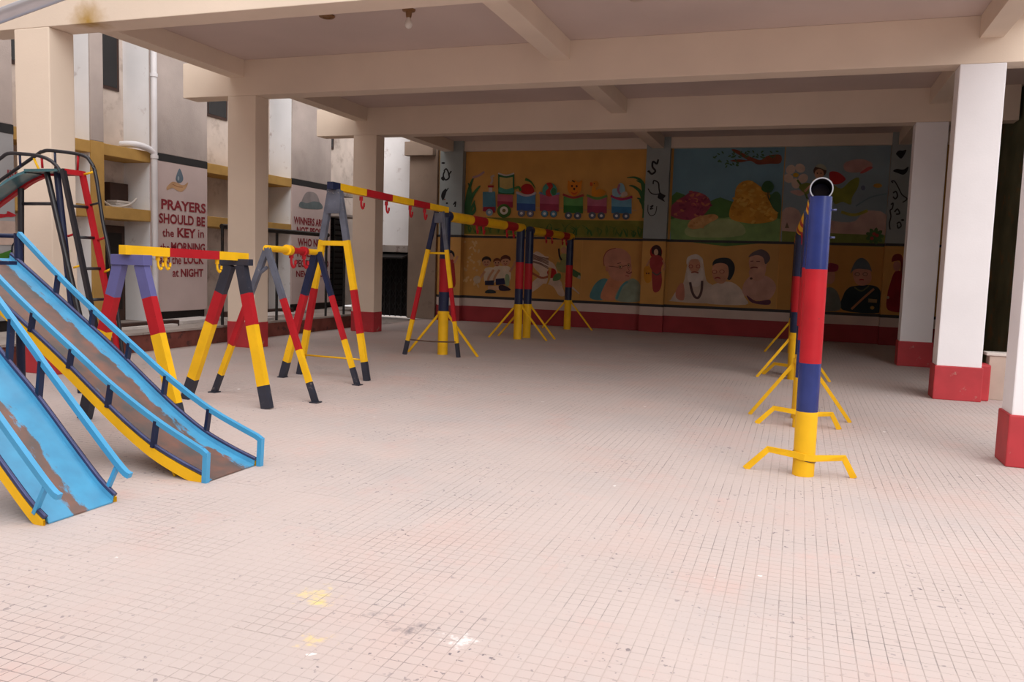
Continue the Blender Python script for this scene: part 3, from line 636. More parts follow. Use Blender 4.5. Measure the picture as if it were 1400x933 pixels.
g.ell(669, 290.5, 4.8, 4.8, (0.25,0.38,0.5)).ell(669, 290.5, 2, 2, (0.75,0.75,0.75)).ell(689, 288.5, 9.5, 9.5, (0.06,0.15,0.03)).ell(689, 288, 5.6, 5.6, (0.75,0.7,0.6)).ell(689, 288, 2.4, 2.4, (0.2,0.15,0.05))
g.build('toy_engine', mt); g = Painter(BW, 0); g.stroke([(671,252),(673,246),(672,242),(676,240)], 3, (0.55,0.42,0.33)); g.build('smoke_puff', mt); g = Painter(BW, 0); g.stroke([(646,243),(655,240),(662,235)], 3, (0.5,0.32,0.3)); g.build('smoke_puff', mt)
def wagon(x0, x1, yt, yb, c1, c2, rim, wc):
    g = Painter(BW, 0.016)
    dx = (yb-yt)*0.03; sl = 0.035*(x1-x0)
    g.poly([(x0,yt),((x0+x1)/2,yt+4),(x1,yt+sl),(x1,yb+sl),(x0,yb)], c1).poly([(x0,(yt+yb)/2+2),(x1,(yt+yb)/2+2+sl),(x1,yb+sl),(x0,yb)], c2).stroke([(x0-1,yt-1),((x0+x1)/2,yt+3.5),(x1+1,yt-1+sl)], 3, rim)
    for w in (0.25, 0.72):
        cx = x0+(x1-x0)*w; cy = yb+3.5+sl*w; g.ell(cx, cy, 5, 5, (0.1,0.12,0.16)).ell(cx, cy, 4, 4, wc).ell(cx, cy, 1.9, 1.9, (0.75,0.75,0.75))
    g.stroke([(x1,yb-4),(x1+7,yb-3.5)], 2.2, (0.6,0.35,0.15)); return g
g = wagon(706.5, 732, 264, 288, (0.10,0.27,0.5), (0.04,0.10,0.33), (0.55,0.48,0.5), (0.2,0.2,0.28)); g.blob([(712,262),(713,255),(719,251.5),(726,253),(730,259),(729,264),(720,266)], (0.45,0.02,0.02)).stroke([(718,245),(726,249),(732,258)], 4, (0.06,0.18,0.04), True).stroke([(704,258),(709,256),(712,261)], 3.4, (0.06,0.18,0.04)); g.build('fruit_wagon', mt)
g = wagon(738, 764, 264.5, 288.5, (0.5,0.12,0.2), (0.36,0.05,0.10), (0.2,0.3,0.5), (0.12,0.3,0.45)); g.ell(751.5, 260.5, 10, 10.5, (0.09,0.33,0.27)).blob([(747,251),(753,250),(756,255),(752,262),(755,269),(748,270),(746,262),(750,257)], (0.5,0.04,0.03)).ell(757, 262, 3.6, 5, (0.05,0.2,0.08)); g.blob([(738,265),(751,269),(764,266),(764,272),(738,271)], (0.5,0.12,0.2), 1); g.build('ball_wagon', mt)
g = wagon(770.5, 797, 267, 291, (0.12,0.33,0.1), (0.04,0.17,0.04), (0.4,0.05,0.05), (0.12,0.14,0.18)); g.blob([(776,252),(777,247),(780,249),(785,246.5),(791,249.5),(796,246.5),(795,254),(794,261),(789,267),(784,268.5),(779,265),(776,259)], (0.75,0.25,0.02)).ell(782, 254.5, 1.3, 1.6, (0.05,0.02,0.02)).ell(788.5, 254.8, 1.3, 1.6, (0.05,0.02,0.02)).ell(785, 258.5, 1.4, 1.7, (0.03,0.01,0.01)).blob([(780,262),(785,264),(790,262),(787,266),(783,266)], (0.6,0.1,0.02)).stroke([(782,247),(786,249)], 2, (0.08,0.05,0.01)); g.build('tiger_cub_wagon', mt)
g = wagon(803, 829.5, 268, 291, (0.5,0.14,0.22), (0.36,0.05,0.11), (0.15,0.3,0.08), (0.12,0.14,0.2)); g.ell(814, 252, 4.6, 4.6, (0.72,0.3,0.04)).blob([(810,256),(814,256),(815,260),(821,258.5),(828,262),(825,267.5),(816,269),(809,267)], (0.75,0.28,0.02)).blob([(807,249.5),(810,250),(810,254),(807,254)], (0.6,0.1,0.02)).ell(812.5, 251, .9, .9, (0.03,0.01,0.01)); g.stroke([(802,267),(816,272),(830,268)], 3, (0.15,0.3,0.08)); g.build('duckling_wagon', mt)
g = wagon(836, 863.5, 269, 291.5, (0.15,0.36,0.5), (0.05,0.2,0.38), (0.4,0.04,0.12), (0.1,0.14,0.2)); g.blob([(837,264),(838,258.5),(845,257),(847,251),(851,251),(854,256),(854,263),(848,269),(839,269)], (0.3,0.52,0.62)).stroke([(847,252),(845,260),(848,266)], 3, (0.42,0.16,0.26)).blob([(850,264),(856,262),(858,267),(850,270)], (0.66,0.5,0.4)); g.stroke([(835,268),(849,273),(864,269.5)], 3, (0.4,0.04,0.12)); g.build('toy_elephant_wagon', mt)

mm_ = panel(917, 1067.5, ZM1, ZL0, (0.16,0.30,0.38), 'blue-sky meadow mural with a branch above red and golden bushes', 'upper murals')
g = Painter(BW, 0.002); g.blob([(917,268),(935,266),(952,278),(972,275),(985,270),(1010,278),(1040,268),(1067,272),(1067,331),(917,328)], (0.09,0.2,0.055), 2).blob([(917,300),(950,296),(990,298),(1030,292),(1067,300),(1067,330),(917,327)], (0.22,0.36,0.13), 2).blob([(940,310),(980,300),(1010,303),(1015,322),(945,324)], (0.36,0.43,0.2)); g.build('meadow', mm_)
g = Painter(BW, 0.012); g.blob([(1067,212),(1050,213),(1040,219),(1030,216),(1020,212),(1008,205),(1000,205),(1012,213),(1022,219),(1010,218),(998,220),(1012,222),(1026,220),(1036,225),(1052,224),(1067,223)], (0.22,0.06,0.03))
for k in range(46):
    x = random.choice([random.uniform(976,1010), random.uniform(1010,1066)]); y = random.uniform(207,216) if x > 1010 else random.uniform(208,228); g.ell(x, y, 2.4, 1.1, (0.06,0.13,0.05), random.uniform(-1,1), 6)
g.build('tree_branch', mm_)
# plain shrubs in place of the cartoon figures
g = Painter(BW, 0.012)
def bush(g, outline, cols, n, sz):
    import random as R_
    g.blob(outline, cols[0]); xs = [p[0] for p in outline]; ys = [p[1] for p in outline]
    cx, cy = sum(xs)/len(xs), sum(ys)/len(ys)
    for k in range(n):
        a = R_.uniform(0, 6.283); q = R_.uniform(0, 0.86)**0.6
        j = int(a/6.283*len(outline)) % len(outline); x = cx+(outline[j][0]-cx)*q+R_.uniform(-2, 2); y = cy+(outline[j][1]-cy)*q+R_.uniform(-1.5, 1.5)
        g.ell(x, y, sz*R_.uniform(.7, 1.3), sz*0.5, R_.choice(cols), R_.uniform(-0.9, 0.9), 8)
bush(g, [(919,296),(917,284),(926,274),(936,268),(946,262),(958,264),(968,270),(972,280),(966,290),(956,298),(938,301)], [(0.32,0.06,0.10),(0.42,0.09,0.11),(0.24,0.04,0.08),(0.52,0.17,0.10)], 60, 3.4)
g.build('red_bush', mm_)
g = Painter(BW, 0.012); bush(g, [(940,309),(946,300),(960,295),(976,293),(982,298),(970,305),(958,312),(946,313)], [(0.60,0.33,0.13),(0.52,0.26,0.09),(0.66,0.38,0.16)], 26, 3.2); g.build('low_orange_bush', mm_)
g = Painter(BW, 0.012)
bush(g, [(1000,300),(998,286),(1004,272),(1006,258),(1014,249),(1026,247),(1038,254),(1050,264),(1058,278),(1063,292),(1058,302),(1030,306)], [(0.60,0.29,0.04),(0.66,0.35,0.06),(0.48,0.22,0.025),(0.70,0.40,0.08)], 110, 3.8)
g.build('golden_bush', mm_)
g = Painter(BW, 0.012); g.blob([(1041,258),(1045,249),(1053,248),(1058,255),(1054,263),(1046,263)], (0.05,0.13,0.05)).stroke([(1050,262),(1051,272),(1060,284)], 1.5, (0.07,0.07,0.04)).blob([(1052,272),(1060,262),(1067,268),(1067,290),(1058,286)], (0.06,0.14,0.06)); g.build('small_tree', mm_)

mf = panel(1068.5, 1213, ZM1, ZL0, (0.25,0.33,0.37), 'pale sky mural of a winged girl holding a big flower', 'upper murals')
g = Painter(BW, 0.002); g.blob([(1069,290),(1080,283),(1092,288),(1100,300),(1120,298),(1150,304),(1170,302),(1180,290),(1195,288),(1212,294),(1212,322),(1069,320)], (0.55,0.38,0.33), 2).poly([(1069,316),(1110,318),(1212,322),(1212,338),(1069,333)], (0.20,0.24,0.06)).blob([(1154,224),(1165,219),(1180,218),(1192,223),(1190,230),(1172,236),(1156,234)], (0.5,0.3,0.27)).blob([(1176,236),(1188,228),(1193,230),(1180,237)], (0.5,0.1,0.1)).blob([(1080,262),(1092,260),(1100,265),(1092,268)], (0.55,0.36,0.32)).stroke([(1170,282),(1190,270),(1212,265)], 2, (0.17,0.25,0.27)); g.build('clouds_and_hills', mf)
g = Painter(BW, 0.012)
for (cx, cy, r_) in ((1094,230,0.5), (1098,244,-0.5), (1088,251,1.4), (1078,244,0.4), (1081,232,-0.8)): g.ell(cx, cy, 7, 6, (0.66,0.5,0.4), r_)
g.ell(1088, 239.5, 4, 3, (0.6,0.35,0.03)).stroke([(1090,246),(1098,258),(1104,272)], 2.6, (0.12,0.18,0.04)).blob([(1092,256),(1102,250),(1110,254),(1104,266)], (0.2,0.24,0.05)); g.build('flower', mf)
g = Painter(BW, 0.012); g.blob([(1136,252),(1150,258),(1163,247),(1174,243),(1173,256),(1165,270),(1163,280),(1152,276),(1140,278)], (0.24,0.26,0.04)).blob([(1134,236),(1144,235),(1152,240),(1156,246),(1146,252),(1136,250)], (0.45,0.03,0.03)).ell(1121, 234, 9, 8, (0.1,0.05,0.03)).ell(1120, 238, 6.4, 7, (0.6,0.32,0.2)).ell(1117.5, 237, .9, 1, (0.03,0.02,0.02)).ell(1122.5, 237, .9, 1, (0.03,0.02,0.02)).blob([(1115,228),(1121,224),(1128,227),(1130,233),(1122,230)], (0.4,0.4,0.3)).blob([(1112,246),(1130,246),(1136,262),(1132,282),(1116,284),(1110,264)], (0.5,0.3,0.06)).stroke([(1112,250),(1100,262)], 3, (0.6,0.32,0.2)); g.stroke([(1150,290),(1168,294),(1186,288)], 4, (0.36,0.34,0.06)).ell(1200, 254, 6, 3, (0.5,0.28,0.05)).ell(1180, 257, 3, 3.5, (0.15,0.17,0.25)); g.build('winged_girl', mf)
g = Painter(BW, 0.012)
for k in range(9): a_ = k*0.7; g.ell(1196+7*math.cos(a_), 323+6*math.sin(a_), 6, 3, (0.08,0.16,0.05), a_, 8)
for (x, y) in ((1192,326),(1199,322),(1195,320)): g.ell(x, y, 2.6, 2.4, (0.5,0.08,0.06), 0, 8)
g.poly([(1073,312),(1076,304),(1079,312)], (0.2,0.15,0.1)); g.build('corner_flowers', mf, None, True)

# lower row of portraits
ml = panel(632, 716, ZD_BL1, ZM0, (0.55,0.28,0.07), 'mustard mural of three smiling boys in white shirts', 'lower murals')
SK = (0.50,0.25,0.14)
g = Painter(BW, 0.002); random.seed(3)
for k in range(40): g.ell(random.uniform(634,656), random.uniform(330,392), random.uniform(.8,2), random.uniform(1,3.4), (0.62,0.40,0.18), random.uniform(-1,1), 7)
g.build('peeled_patches', ml, None, True)
for (nm, hx, hy, r_, bx, by, hair) in (('boy', 665, 358, 6, 670, 378, (0.03,0.02,0.015)), ('boy', 679.5, 359, 5, 682, 376, (0.16,0.05,0.02)), ('boy', 691, 357, 6.6, 690, 376, (0.11,0.035,0.02))):
    g = Painter(BW, 0.012)
    g.blob([(bx-8,by-8),(bx-4,by-12),(bx+4,by-12),(bx+8,by-8),(bx+7,by+8),(bx-7,by+8)], (0.62,0.5,0.36)).stroke([(bx-7,by-7),(bx-13,by+2),(bx-15,by+8)], 3, SK).ell(hx, hy, r_*.95, r_*1.1, SK).blob([(hx-r_,hy),(hx-r_*.9,hy-r_*.8),(hx,hy-r_*1.25),(hx+r_*.95,hy-r_*.8),(hx+r_,hy),(hx+r_*.5,hy-r_*.45),(hx-r_*.5,hy-r_*.4)], hair).ell(hx-2, hy+.5, .7, .9, (0.03,0.02,0.02)).ell(hx+2, hy+.5, .7, .9, (0.03,0.02,0.02)).stroke([(hx-2,hy+3.5),(hx,hy+4.4),(hx+2,hy+3.5)], .8, (0.3,0.04,0.03))
    g.build(nm, ml)
g = Painter(BW, 0.02); g.poly([(663,384),(675.5,383.5),(675,390),(663,390)], (0.02,0.022,0.05)).poly([(677.5,381.5),(689.5,380.5),(691,389),(678,390)], (0.02,0.02,0.06)).blob([(691,376),(696,377),(696,390),(691,390)], (0.25,0.32,0.18)).poly([(667,391),(684,391),(683,397),(667,397)], (0.55,0.33,0.2)).blob([(664,398),(670,396),(677,398),(677,401),(664,401)], (0.03,0.04,0.04)).blob([(682,391),(688,390),(696,394),(698,397),(690,398),(683,397)], (0.03,0.02,0.03)); g.stroke([(697,372),(702,364),(704,357)], 3, SK).blob([(647,381),(652,377),(657,380),(656,386),(650,388)], (0.5,0.38,0.25)); g.build('shorts_and_shoes', ml)

mr = panel(718, 797, ZD_BL1, ZM0, (0.56,0.285,0.07), 'mustard mural of a rider in green and gold on a white horse', 'lower murals')
g = Painter(BW, 0.006); g.blob([(727,352),(733,344),(742,348),(750,356),(758,362),(764,378),(768,390),(772,404),(764,404),(756,392),(742,388),(733,396),(724,398),(728,386),(738,376),(730,366)], (0.62,0.47,0.36)); 
for k in range(9): g.stroke([(728,346+k*1.6),(738,350+k*1.4),(750,352+k*2.0)], 1.2, random.choice([(0.18,0.1,0.08),(0.6,0.5,0.45)]))
g.stroke([(742,386),(734,394),(726,400)], 4, (0.6,0.45,0.35), True).stroke([(766,388),(780,392),(792,402)], 6, (0.55,0.42,0.32), True).stroke([(725,372),(740,380),(750,378)], 3, (0.34,0.1,0.05)); g.build('white_horse', mr)
g = Painter(BW, 0.02); g.blob([(765,352),(770,346),(776,350),(780,362),(776,372),(766,372),(760,364)], (0.28,0.28,0.1)).ell(771, 342, 4.4, 5, SK).blob([(766,341),(768,334),(771,330),(775,334),(776,341),(771,337)], (0.55,0.4,0.1)).stroke([(764,340),(765,350),(768,356)], 2.4, (0.03,0.02,0.02)).blob([(748,372),(754,367),(760,370),(760,378),(752,380)], (0.45,0.02,0.02)).blob([(758,376),(766,374),(766,382),(756,384)], (0.1,0.2,0.07)).stroke([(766,358),(754,352),(744,344)], 3.4, (0.55,0.3,0.08), True).blob([(779,366),(790,372),(802,378),(796,380),(784,378)], (0.07,0.14,0.05)).stroke([(770,374),(770,388),(776,396)], 4, (0.5,0.3,0.08)).stroke([(790,378),(797,384),(793,396)], 5, (0.32,0.34,0.25), True).stroke([(752,366),(750,384),(743,396)], 4.5, (0.56,0.3,0.08), True); g.build('rider', mr)

mp = panel(798, 880, ZD_BL1, ZM0, (0.57,0.29,0.075), 'mustard mural portrait of a bald man in a blue shawl', 'lower murals')
g = Painter(BW, 0.006); g.blob([(807,408),(810,394),(818,384),(828,381),(836,388),(828,409)], (0.10,0.25,0.27)).blob([(821,408),(830,384),(838,378),(852,384),(848,396),(842,410)], (0.58,0.24,0.13)).blob([(842,411),(848,392),(858,384),(866,381),(874,387),(877,398),(876,412)], (0.27,0.33,0.25)).stroke([(843,409),(850,392),(858,385)], 3, (0.10,0.28,0.3)).blob([(826,352),(830,343),(840,339.5),(852,341),(861,349),(863,360),(863.5,374),(861,382),(853,385),(842,384),(834,378),(830,368),(826.5,362)], (0.55,0.25,0.17)).stroke([(826,364),(825.5,352),(831,343),(842,339.5)], 1, (0.25,0.06,0.05)).ell(830, 368, 2.2, 3.6, (0.5,0.2,0.13))
g.ell(848.5, 365, 3, 3, (0.25,0.1,0.05)).ell(848.5, 365, 2.3, 2.3, (0.52,0.3,0.18)).ell(848, 365, 1, 1.2, (0.02,0.02,0.02)).ell(859.5, 363, 2.6, 2.8, (0.25,0.1,0.05)).ell(859.5, 363, 1.9, 2.1, (0.52,0.3,0.18)).ell(859.5, 363, .9, 1.1, (0.02,0.02,0.02)).stroke([(832,364),(845,365.5)], .8, (0.1,0.04,0.03)).stroke([(851.5,364.5),(857,363)], .8, (0.1,0.04,0.03)).stroke([(844,360.5),(849,359.5)], 1, (0.1,0.05,0.04)).stroke([(856,372),(860,374),(864,372)], 1.6, (0.2,0.07,0.06)).stroke([(855,377),(860,378)], 1, (0.35,0.06,0.05)).stroke([(858,366),(860.5,371),(858,371.5)], .9, (0.3,0.1,0.07)); g.build('portrait', mp)

mg = panel(917, 1068, ZD_BL1, ZM0, (0.54,0.29,0.085), 'mustard mural portrait of three men, one with a white beard', 'lower murals')
WS = (0.58,0.48,0.40)
g = Painter(BW, 0.006); g.blob([(917,410),(926,396),(934,388),(940,360),(943,352),(951,347.5),(959,352),(962,362),(966,384),(975,392),(974,414),(917,412)], WS).blob([(924,398),(930,388),(935,390),(935,410),(925,408)], (0.5,0.2,0.14)).ell(949.5, 363, 8, 10, (0.56,0.27,0.17)).blob([(940,368),(944,373),(949,371),(956,373),(960,366),(962,378),(957,390),(948,392),(941,385)], (0.66,0.58,0.52)).blob([(939,362),(940,352),(951,348),(960,353),(961,361),(956,355),(944,355)], (0.66,0.58,0.52)).ell(944.5, 364.5, 3, 2.6, (0.28,0.05,0.04)).ell(944.5, 364.5, 2.1, 1.8, (0.55,0.28,0.18)).ell(954.5, 364.5, 3, 2.6, (0.28,0.05,0.04)).ell(954.5, 364.5, 2.1, 1.8, (0.55,0.28,0.18)).stroke([(945,373),(950,372),(955,373.5)], 2, (0.3,0.1,0.07)).stroke([(943.5,386),(946,398),(950,406),(955,407),(959,398),(960,384)], 3.4, (0.10,0.06,0.06)); g.build('bearded_man', mg)
g = Painter(BW, 0.012); g.blob([(960,414),(964,398),(974,390),(986,386),(1000,386),(1012,394),(1018,406),(1019,417)], (0.62,0.52,0.44)).blob([(974,362),(978,355),(988,352.5),(998,354),(1004,362),(1004,372),(998,383),(992,380),(980,372)], (0.03,0.035,0.04)).blob([(974,366),(978,361),(988,360),(995,364),(996,376),(991,386),(984,388),(977,384),(974,376)], (0.56,0.28,0.17)).ell(977, 372, 3.4, 2.8, (0.28,0.07,0.04)).ell(977, 372, 2.5, 2, (0.56,0.3,0.19)).ell(987, 371.5, 3.6, 2.9, (0.28,0.07,0.04)).ell(987, 371.5, 2.7, 2.1, (0.56,0.3,0.19)).stroke([(977,381),(981,379.5),(985,381)], 1.8, (0.3,0.06,0.05)); g.build('man_with_glasses', mg)
g = Painter(BW, 0.02); g.blob([(1016,402),(1016,390),(1022,381),(1028,377),(1042,376),(1054,381),(1061,391),(1058,402),(1050,410),(1030,410)], (0.56,0.32,0.25)).blob([(1025,378),(1026,368),(1046,364),(1044,380),(1034,384)], (0.55,0.3,0.22)).blob([(1024,356),(1030,348),(1042,347),(1048,354),(1048,364),(1042,372),(1034,374),(1026,370)], (0.57,0.31,0.22)).blob([(1023,352),(1028,346),(1040,341),(1049,345),(1053,353),(1050,359),(1046,361),(1043,352),(1034,349),(1024,352)], (0.13,0.10,0.11)).stroke([(1026,367),(1031,365.5),(1036,366.5)], 1.8, (0.2,0.05,0.04)).stroke([(1026,357.5),(1030,357)], 1, (0.1,0.03,0.03)).stroke([(1034,357.5),(1039,357.5)], 1, (0.1,0.03,0.03)).blob([(1021,404),(1034,412),(1052,410),(1051,417),(1028,414)], (0.14,0.05,0.08)).ell(1027, 381, 2, 1.6, (0.1,0.05,0.04)); g.build('bare_chested_man', mg)

mo = panel(1069, 1213, ZD_BL1, ZM0, (0.52,0.26,0.06), 'mustard mural portrait of a uniformed man in a grey cap', 'lower murals')
g = Painter(BW, 0.006); g.blob([(1152,424),(1153,404),(1160,394),(1170,391),(1190,390),(1202,395),(1206,410),(1206,428)], (0.022,0.035,0.04)).blob([(1166,372),(1170,367),(1188,366),(1191,374),(1191,384),(1184,390),(1174,390),(1168,384)], (0.56,0.27,0.19)).blob([(1163,374),(1166,364),(1172,355),(1180,353),(1188,360),(1192,372),(1188,369),(1170,368)], (0.11,0.14,0.16)).ell(1172, 375, 3.6, 2.6, (0.1,0.05,0.04)).ell(1172, 375, 2.8, 1.9, (0.52,0.28,0.2)).ell(1183, 375, 3.6, 2.6, (0.1,0.05,0.04)).ell(1183, 375, 2.8, 1.9, (0.52,0.28,0.2)).stroke([(1175,383),(1178,382.4),(1181,383)], 1.4, (0.4,0.03,0.03)).stroke([(1195,395),(1180,408),(1164,423)], 3, (0.45,0.2,0.1), smooth=False).stroke([(1187,411),(1199,412)], 5, (0.3,0.2,0.1)).ell(1192.5, 421, 3, 2.6, (0.4,0.25,0.07), 0, 8).stroke([(1168,393),(1178,398),(1188,391)], 2, (0.12,0.12,0.06)); g.build('man_in_uniform', mo)
g = Painter(BW, 0.006); g.blob([(1118,422),(1126,398),(1136,393),(1146,402),(1148,424)], (0.17,0.19,0.16)).ell(1134, 378, 8, 11, (0.55,0.27,0.18)).blob([(1124,374),(1126,363),(1136,360),(1146,363),(1144,371),(1132,372)], (0.28,0.03,0.06)); g.build('man_in_red_turban', mo)
# pilaster paintings
PW = ('y', YP, 1)
g = Painter(PW, 0.003); g.ell(897, 345, 8.4, 9.5, (0.42,0.03,0.025)).blob([(891,346),(892,338),(898,335),(904,340),(904,352),(898,350)], (0.05,0.02,0.02)).ell(897, 345, 3, 4.4, (0.62,0.4,0.26)).blob([(888,357),(893,350),(903,350),(907,358),(904,368),(905,386),(901,398),(893,398),(891,376)], (0.36,0.05,0.05)).blob([(880.5,367),(886,364),(891,370),(890,384),(884,387),(880.5,380)], (0.62,0.27,0.03)).stroke([(888,356),(884,364)], 2.4, SK).stroke([(906,356),(909,364),(907,370)], 2.4, SK).ell(884, 374, 1, 1.2, (0.05,0.02,0.02)).ell(887, 374, 1, 1.2, (0.05,0.02,0.02)).stroke([(892,372),(898,376),(904,372)], 2, (0.1,0.08,0.07)); g.build('lady_in_red', pil_c, 'painted lady in red with a tiger')
INK = (0.018,0.018,0.02)
g = Painter(PW, 0.003); g.stroke([(887,234),(891,238),(896,234),(892,228),(893,221),(898,224),(900,218)], 2.6, INK).ell(887, 234.5, 2, 1.4, INK).stroke([(893,252),(894,247),(900,250),(901,258),(902,264)], 1.8, INK).stroke([(886,258),(890,264),(897,266),(904,264)], 1.4, INK).blob([(899,270),(902,264),(907,266),(910,268),(907,272),(909,276),(903,273)], INK).stroke([(886,280),(886,290),(890,295),(896,292),(898,282)], 1, INK).stroke([(889,283),(893,281),(889,286),(893,285)], 1.4, INK); g.build('scroll_painting', pil_c, None, True)
g = Painter(PW, 0.003); g.ell(606, 223, 2.6, 1.2, INK).stroke([(607,234),(610,231),(613,236),(614,243),(609,246),(606,240),(608,234)], 2, INK).stroke([(613,240),(617,234)], 1.8, INK).blob([(603,243),(607,241),(607,247),(604,246)], INK).blob([(603,268),(605,262),(610,258),(610,264),(606,274),(604,272)], INK).stroke([(610,262),(613,257)], 1.4, INK).ell(611, 278, 1.6, 1.2, INK).ell(608, 273, 1, .9, (0.3,0.05,0.03)).stroke([(620,280),(623,276),(622,283)], 1.8, INK); g.build('flourish_painting', pil_l, None, True)
g = Painter(PW, 0.003); g.blob([(1225,210),(1229,206),(1234,206),(1239,205),(1237,211),(1232,217),(1227,213)], INK).blob([(1221,234),(1226,231),(1235,232),(1242,228),(1240,235),(1235,239),(1228,237)], INK).stroke([(1221,250),(1219,248),(1223,248),(1228,256),(1233,266),(1240,272),(1234,277)], 1.6, INK).stroke([(1221,264),(1225,262),(1227,268),(1224,272),(1221,269)], 2, INK).stroke([(1218,280),(1221,278),(1220,285),(1217,288),(1218,296),(1216,306),(1217,314)], 1.8, INK, False).stroke([(1223,290),(1227,286),(1230,292),(1225,293)], 2, INK).stroke([(1226,306),(1230,304),(1232,309),(1228,312),(1227,307)], 1.8, INK).ell(1234, 301, 2.2, 1.4, INK); g.build('vine_painting', pil_r, None, True)
g = Painter(PW, 0.003); g.blob([(1217,388),(1222,374),(1228,370),(1236,376),(1240,390),(1240,424),(1214,424),(1213,404)], (0.26,0.012,0.02)).ell(1226, 364, 5, 7, (0.45,0.2,0.15)).blob([(1219,358),(1221,350),(1228,347),(1234,352),(1234,372),(1231,374),(1231,358),(1224,357)], (0.2,0.02,0.02)).ell(1212.5+1.5, 407, 2, 2, (0.4,0.3,0.2)); g.build('figure_in_red', pil_r, 'painted figure in a long red robe')
g = Painter(PW, 0.003); g.blob([(609,372),(614,356),(620,356),(622,372),(622,392),(610,394)], (0.36,0.03,0.03)).ell(617, 350, 4, 5.4, SK).blob([(613,348),(616,342),(621,346),(621,352),(617,346)], INK).stroke([(621,360),(626,350)], 3, SK); g.build('dancer_painting', pil_l, 'painted dancer in a red skirt')

# ------------------------------------------------------------------ playground equipment
def banded(m, a, b, bands, r, ry=None, square=True, n=16, up=(0,1,0)):
    """straight member from a to b, painted in bands [(fraction_end, material), ...]"""
    a = Vector(a); b = Vector(b); t0 = 0.0
    for i, (t1, mt_) in enumerate(bands):
        m.tube([a.lerp(b, t0), a.lerp(b, t1)], r, mt_, n, cap=(i in (0, len(bands)-1)), up=up, square=square, ry=ry); t0 = t1
    return m
def TB(t): return [c for c in bpy.data.objects if c.parent == t and c.name.split('.')[0] in ('top_bar', 'top_pipe')][0]
def hook(parent, x, y, ztop, mt_, s=1.0):
    m = MB(); m.tube([(x, y, ztop), (x, y, ztop-0.05*s)], 0.022*s, mt_, 8)
    m.tube(smoothpath([(x, y, ztop-0.04*s), (x, y+0.005, ztop-0.10*s), (x, y+0.035*s, ztop-0.135*s), (x, y+0.065*s, ztop-0.11*s), (x, y+0.07*s, ztop-0.07*s)], 3), 0.013*s, mt_, 6)
    m.build('hook', parent)

# low two-bay swing frame with box-section legs (beside the slides)
y1, y2, zt = 5.68, 6.95, 1.50; ax = -5.44
t = thing('swing_frame', 'low swing frame of box-section legs beside the blue slide', 'swing frame', (ax, (y1+y2)/2, 0), 'empty swing frames')
legs = [((ax-0.13, y1, zt-0.09), (-6.0, y1, 0), VIOLET), ((ax+0.10, y1, zt-0.09), (-4.93, y1, 0), VIOLET), ((ax+0.02, y2, zt-0.08), (-5.99, y2+0.03, 0), FOOTB), ((ax+0.16, y2, zt-0.08), (-4.93, y2-0.05, 0), FOOTB)]
for a_, b_, top in legs: banded(MB(), a_, b_, [(0.2, top), (0.42, RED), (0.84, YEL), (1.0, FOOTB)], 0.052, 0.036).build('leg', t)
MB().bbox((ax-0.19, y1-0.05, zt-0.10), (ax+0.17, y1+0.05, zt-0.01), VIOLET, 0.004).build('head_plate', t)
MB().bbox((ax-0.10, y2-0.04, zt-0.085), (ax+0.27, y2+0.04, zt-0.02), FOOTB, 0.004).build('head_plate', t)
banded(MB(), (ax-0.01, y1-0.1, zt+0.03), (ax+0.12, y2+0.12, zt+0.0), [(0.32, YEL), (0.73, RED), (1.0, YEL)], 0.04, 0.04, up=(0,0,1)).build('top_bar', t)
hook(TB(t), ax+0.02, y1+0.28, zt-0.01, YEL, 0.9); hook(TB(t), ax+0.03, y1+0.36, zt-0.01, YEL, 0.9); hook(TB(t), ax+0.09, y2-0.28, zt-0.03, YEL, 0.9)

# second low swing frame, round legs
y1, y2 = 7.47, 8.80; a1 = Vector((-5.35, y1, 1.60)); a2 = Vector((-5.60, y2, 1.585))
t = thing('swing_frame', 'low swing frame with thin bent legs in the middle of the left row', 'swing frame', (-5.45, (y1+y2)/2, 0), 'empty swing frames')
for (a_, fx, yy, mt_, rr) in ((a1, -6.03, y1, GREYB, 0.03), (a1, -4.72, y1-0.03, GREYB, 0.03), (a2, -6.10, y2+0.05, NAVY, 0.042), (a2+Vector((0.04,0,0)), -4.97, y2-0.05, NAVY, 0.03)):
    banded(MB(), a_, (fx, yy, 0), [(0.33, mt_), (0.66, RED), (0.87, YEL), (1.0, FOOTB)], rr, rr*0.8, square=True).build('leg', t)
    MB().bbox((fx-0.05, yy-0.05, 0), (fx+0.05, yy+0.05, 0.012), FOOTB, 0.003).build('foot_plate', t)
MB().tube([a1+Vector((-0.21,0,-0.42)), a1+Vector((-0.10,0,-0.27)), a1+Vector((0.0,0,-0.2))], 0.02, GREYB, 6).build('gusset', t)
banded(MB(), a1+Vector((0,-0.02,0.0)), a2+Vector((0,0.03,0.0)), [(0.42, YEL), (0.74, RED), (1.0, YEL)], 0.035, 0.035, square=False, up=(0,0,1)).build('top_bar', t)
MB().tube([a1.lerp(a2, 0.36), a1.lerp(a2, 0.43)], 0.06, YEL, 12).build('collar', t); MB().tube([a1.lerp(a2, 0.43), a1.lerp(a2, 0.47)], 0.055, RED, 12).build('collar', t)
MB().tube([a1.lerp(a2, 0.7), a1.lerp(a2, 0.75)], 0.055, RED, 12).build('collar', t)
for f in (0.46, 0.73): q = a1.lerp(a2, f); hook(TB(t), q.x, q.y, q.z-0.03, RED, 1.2)

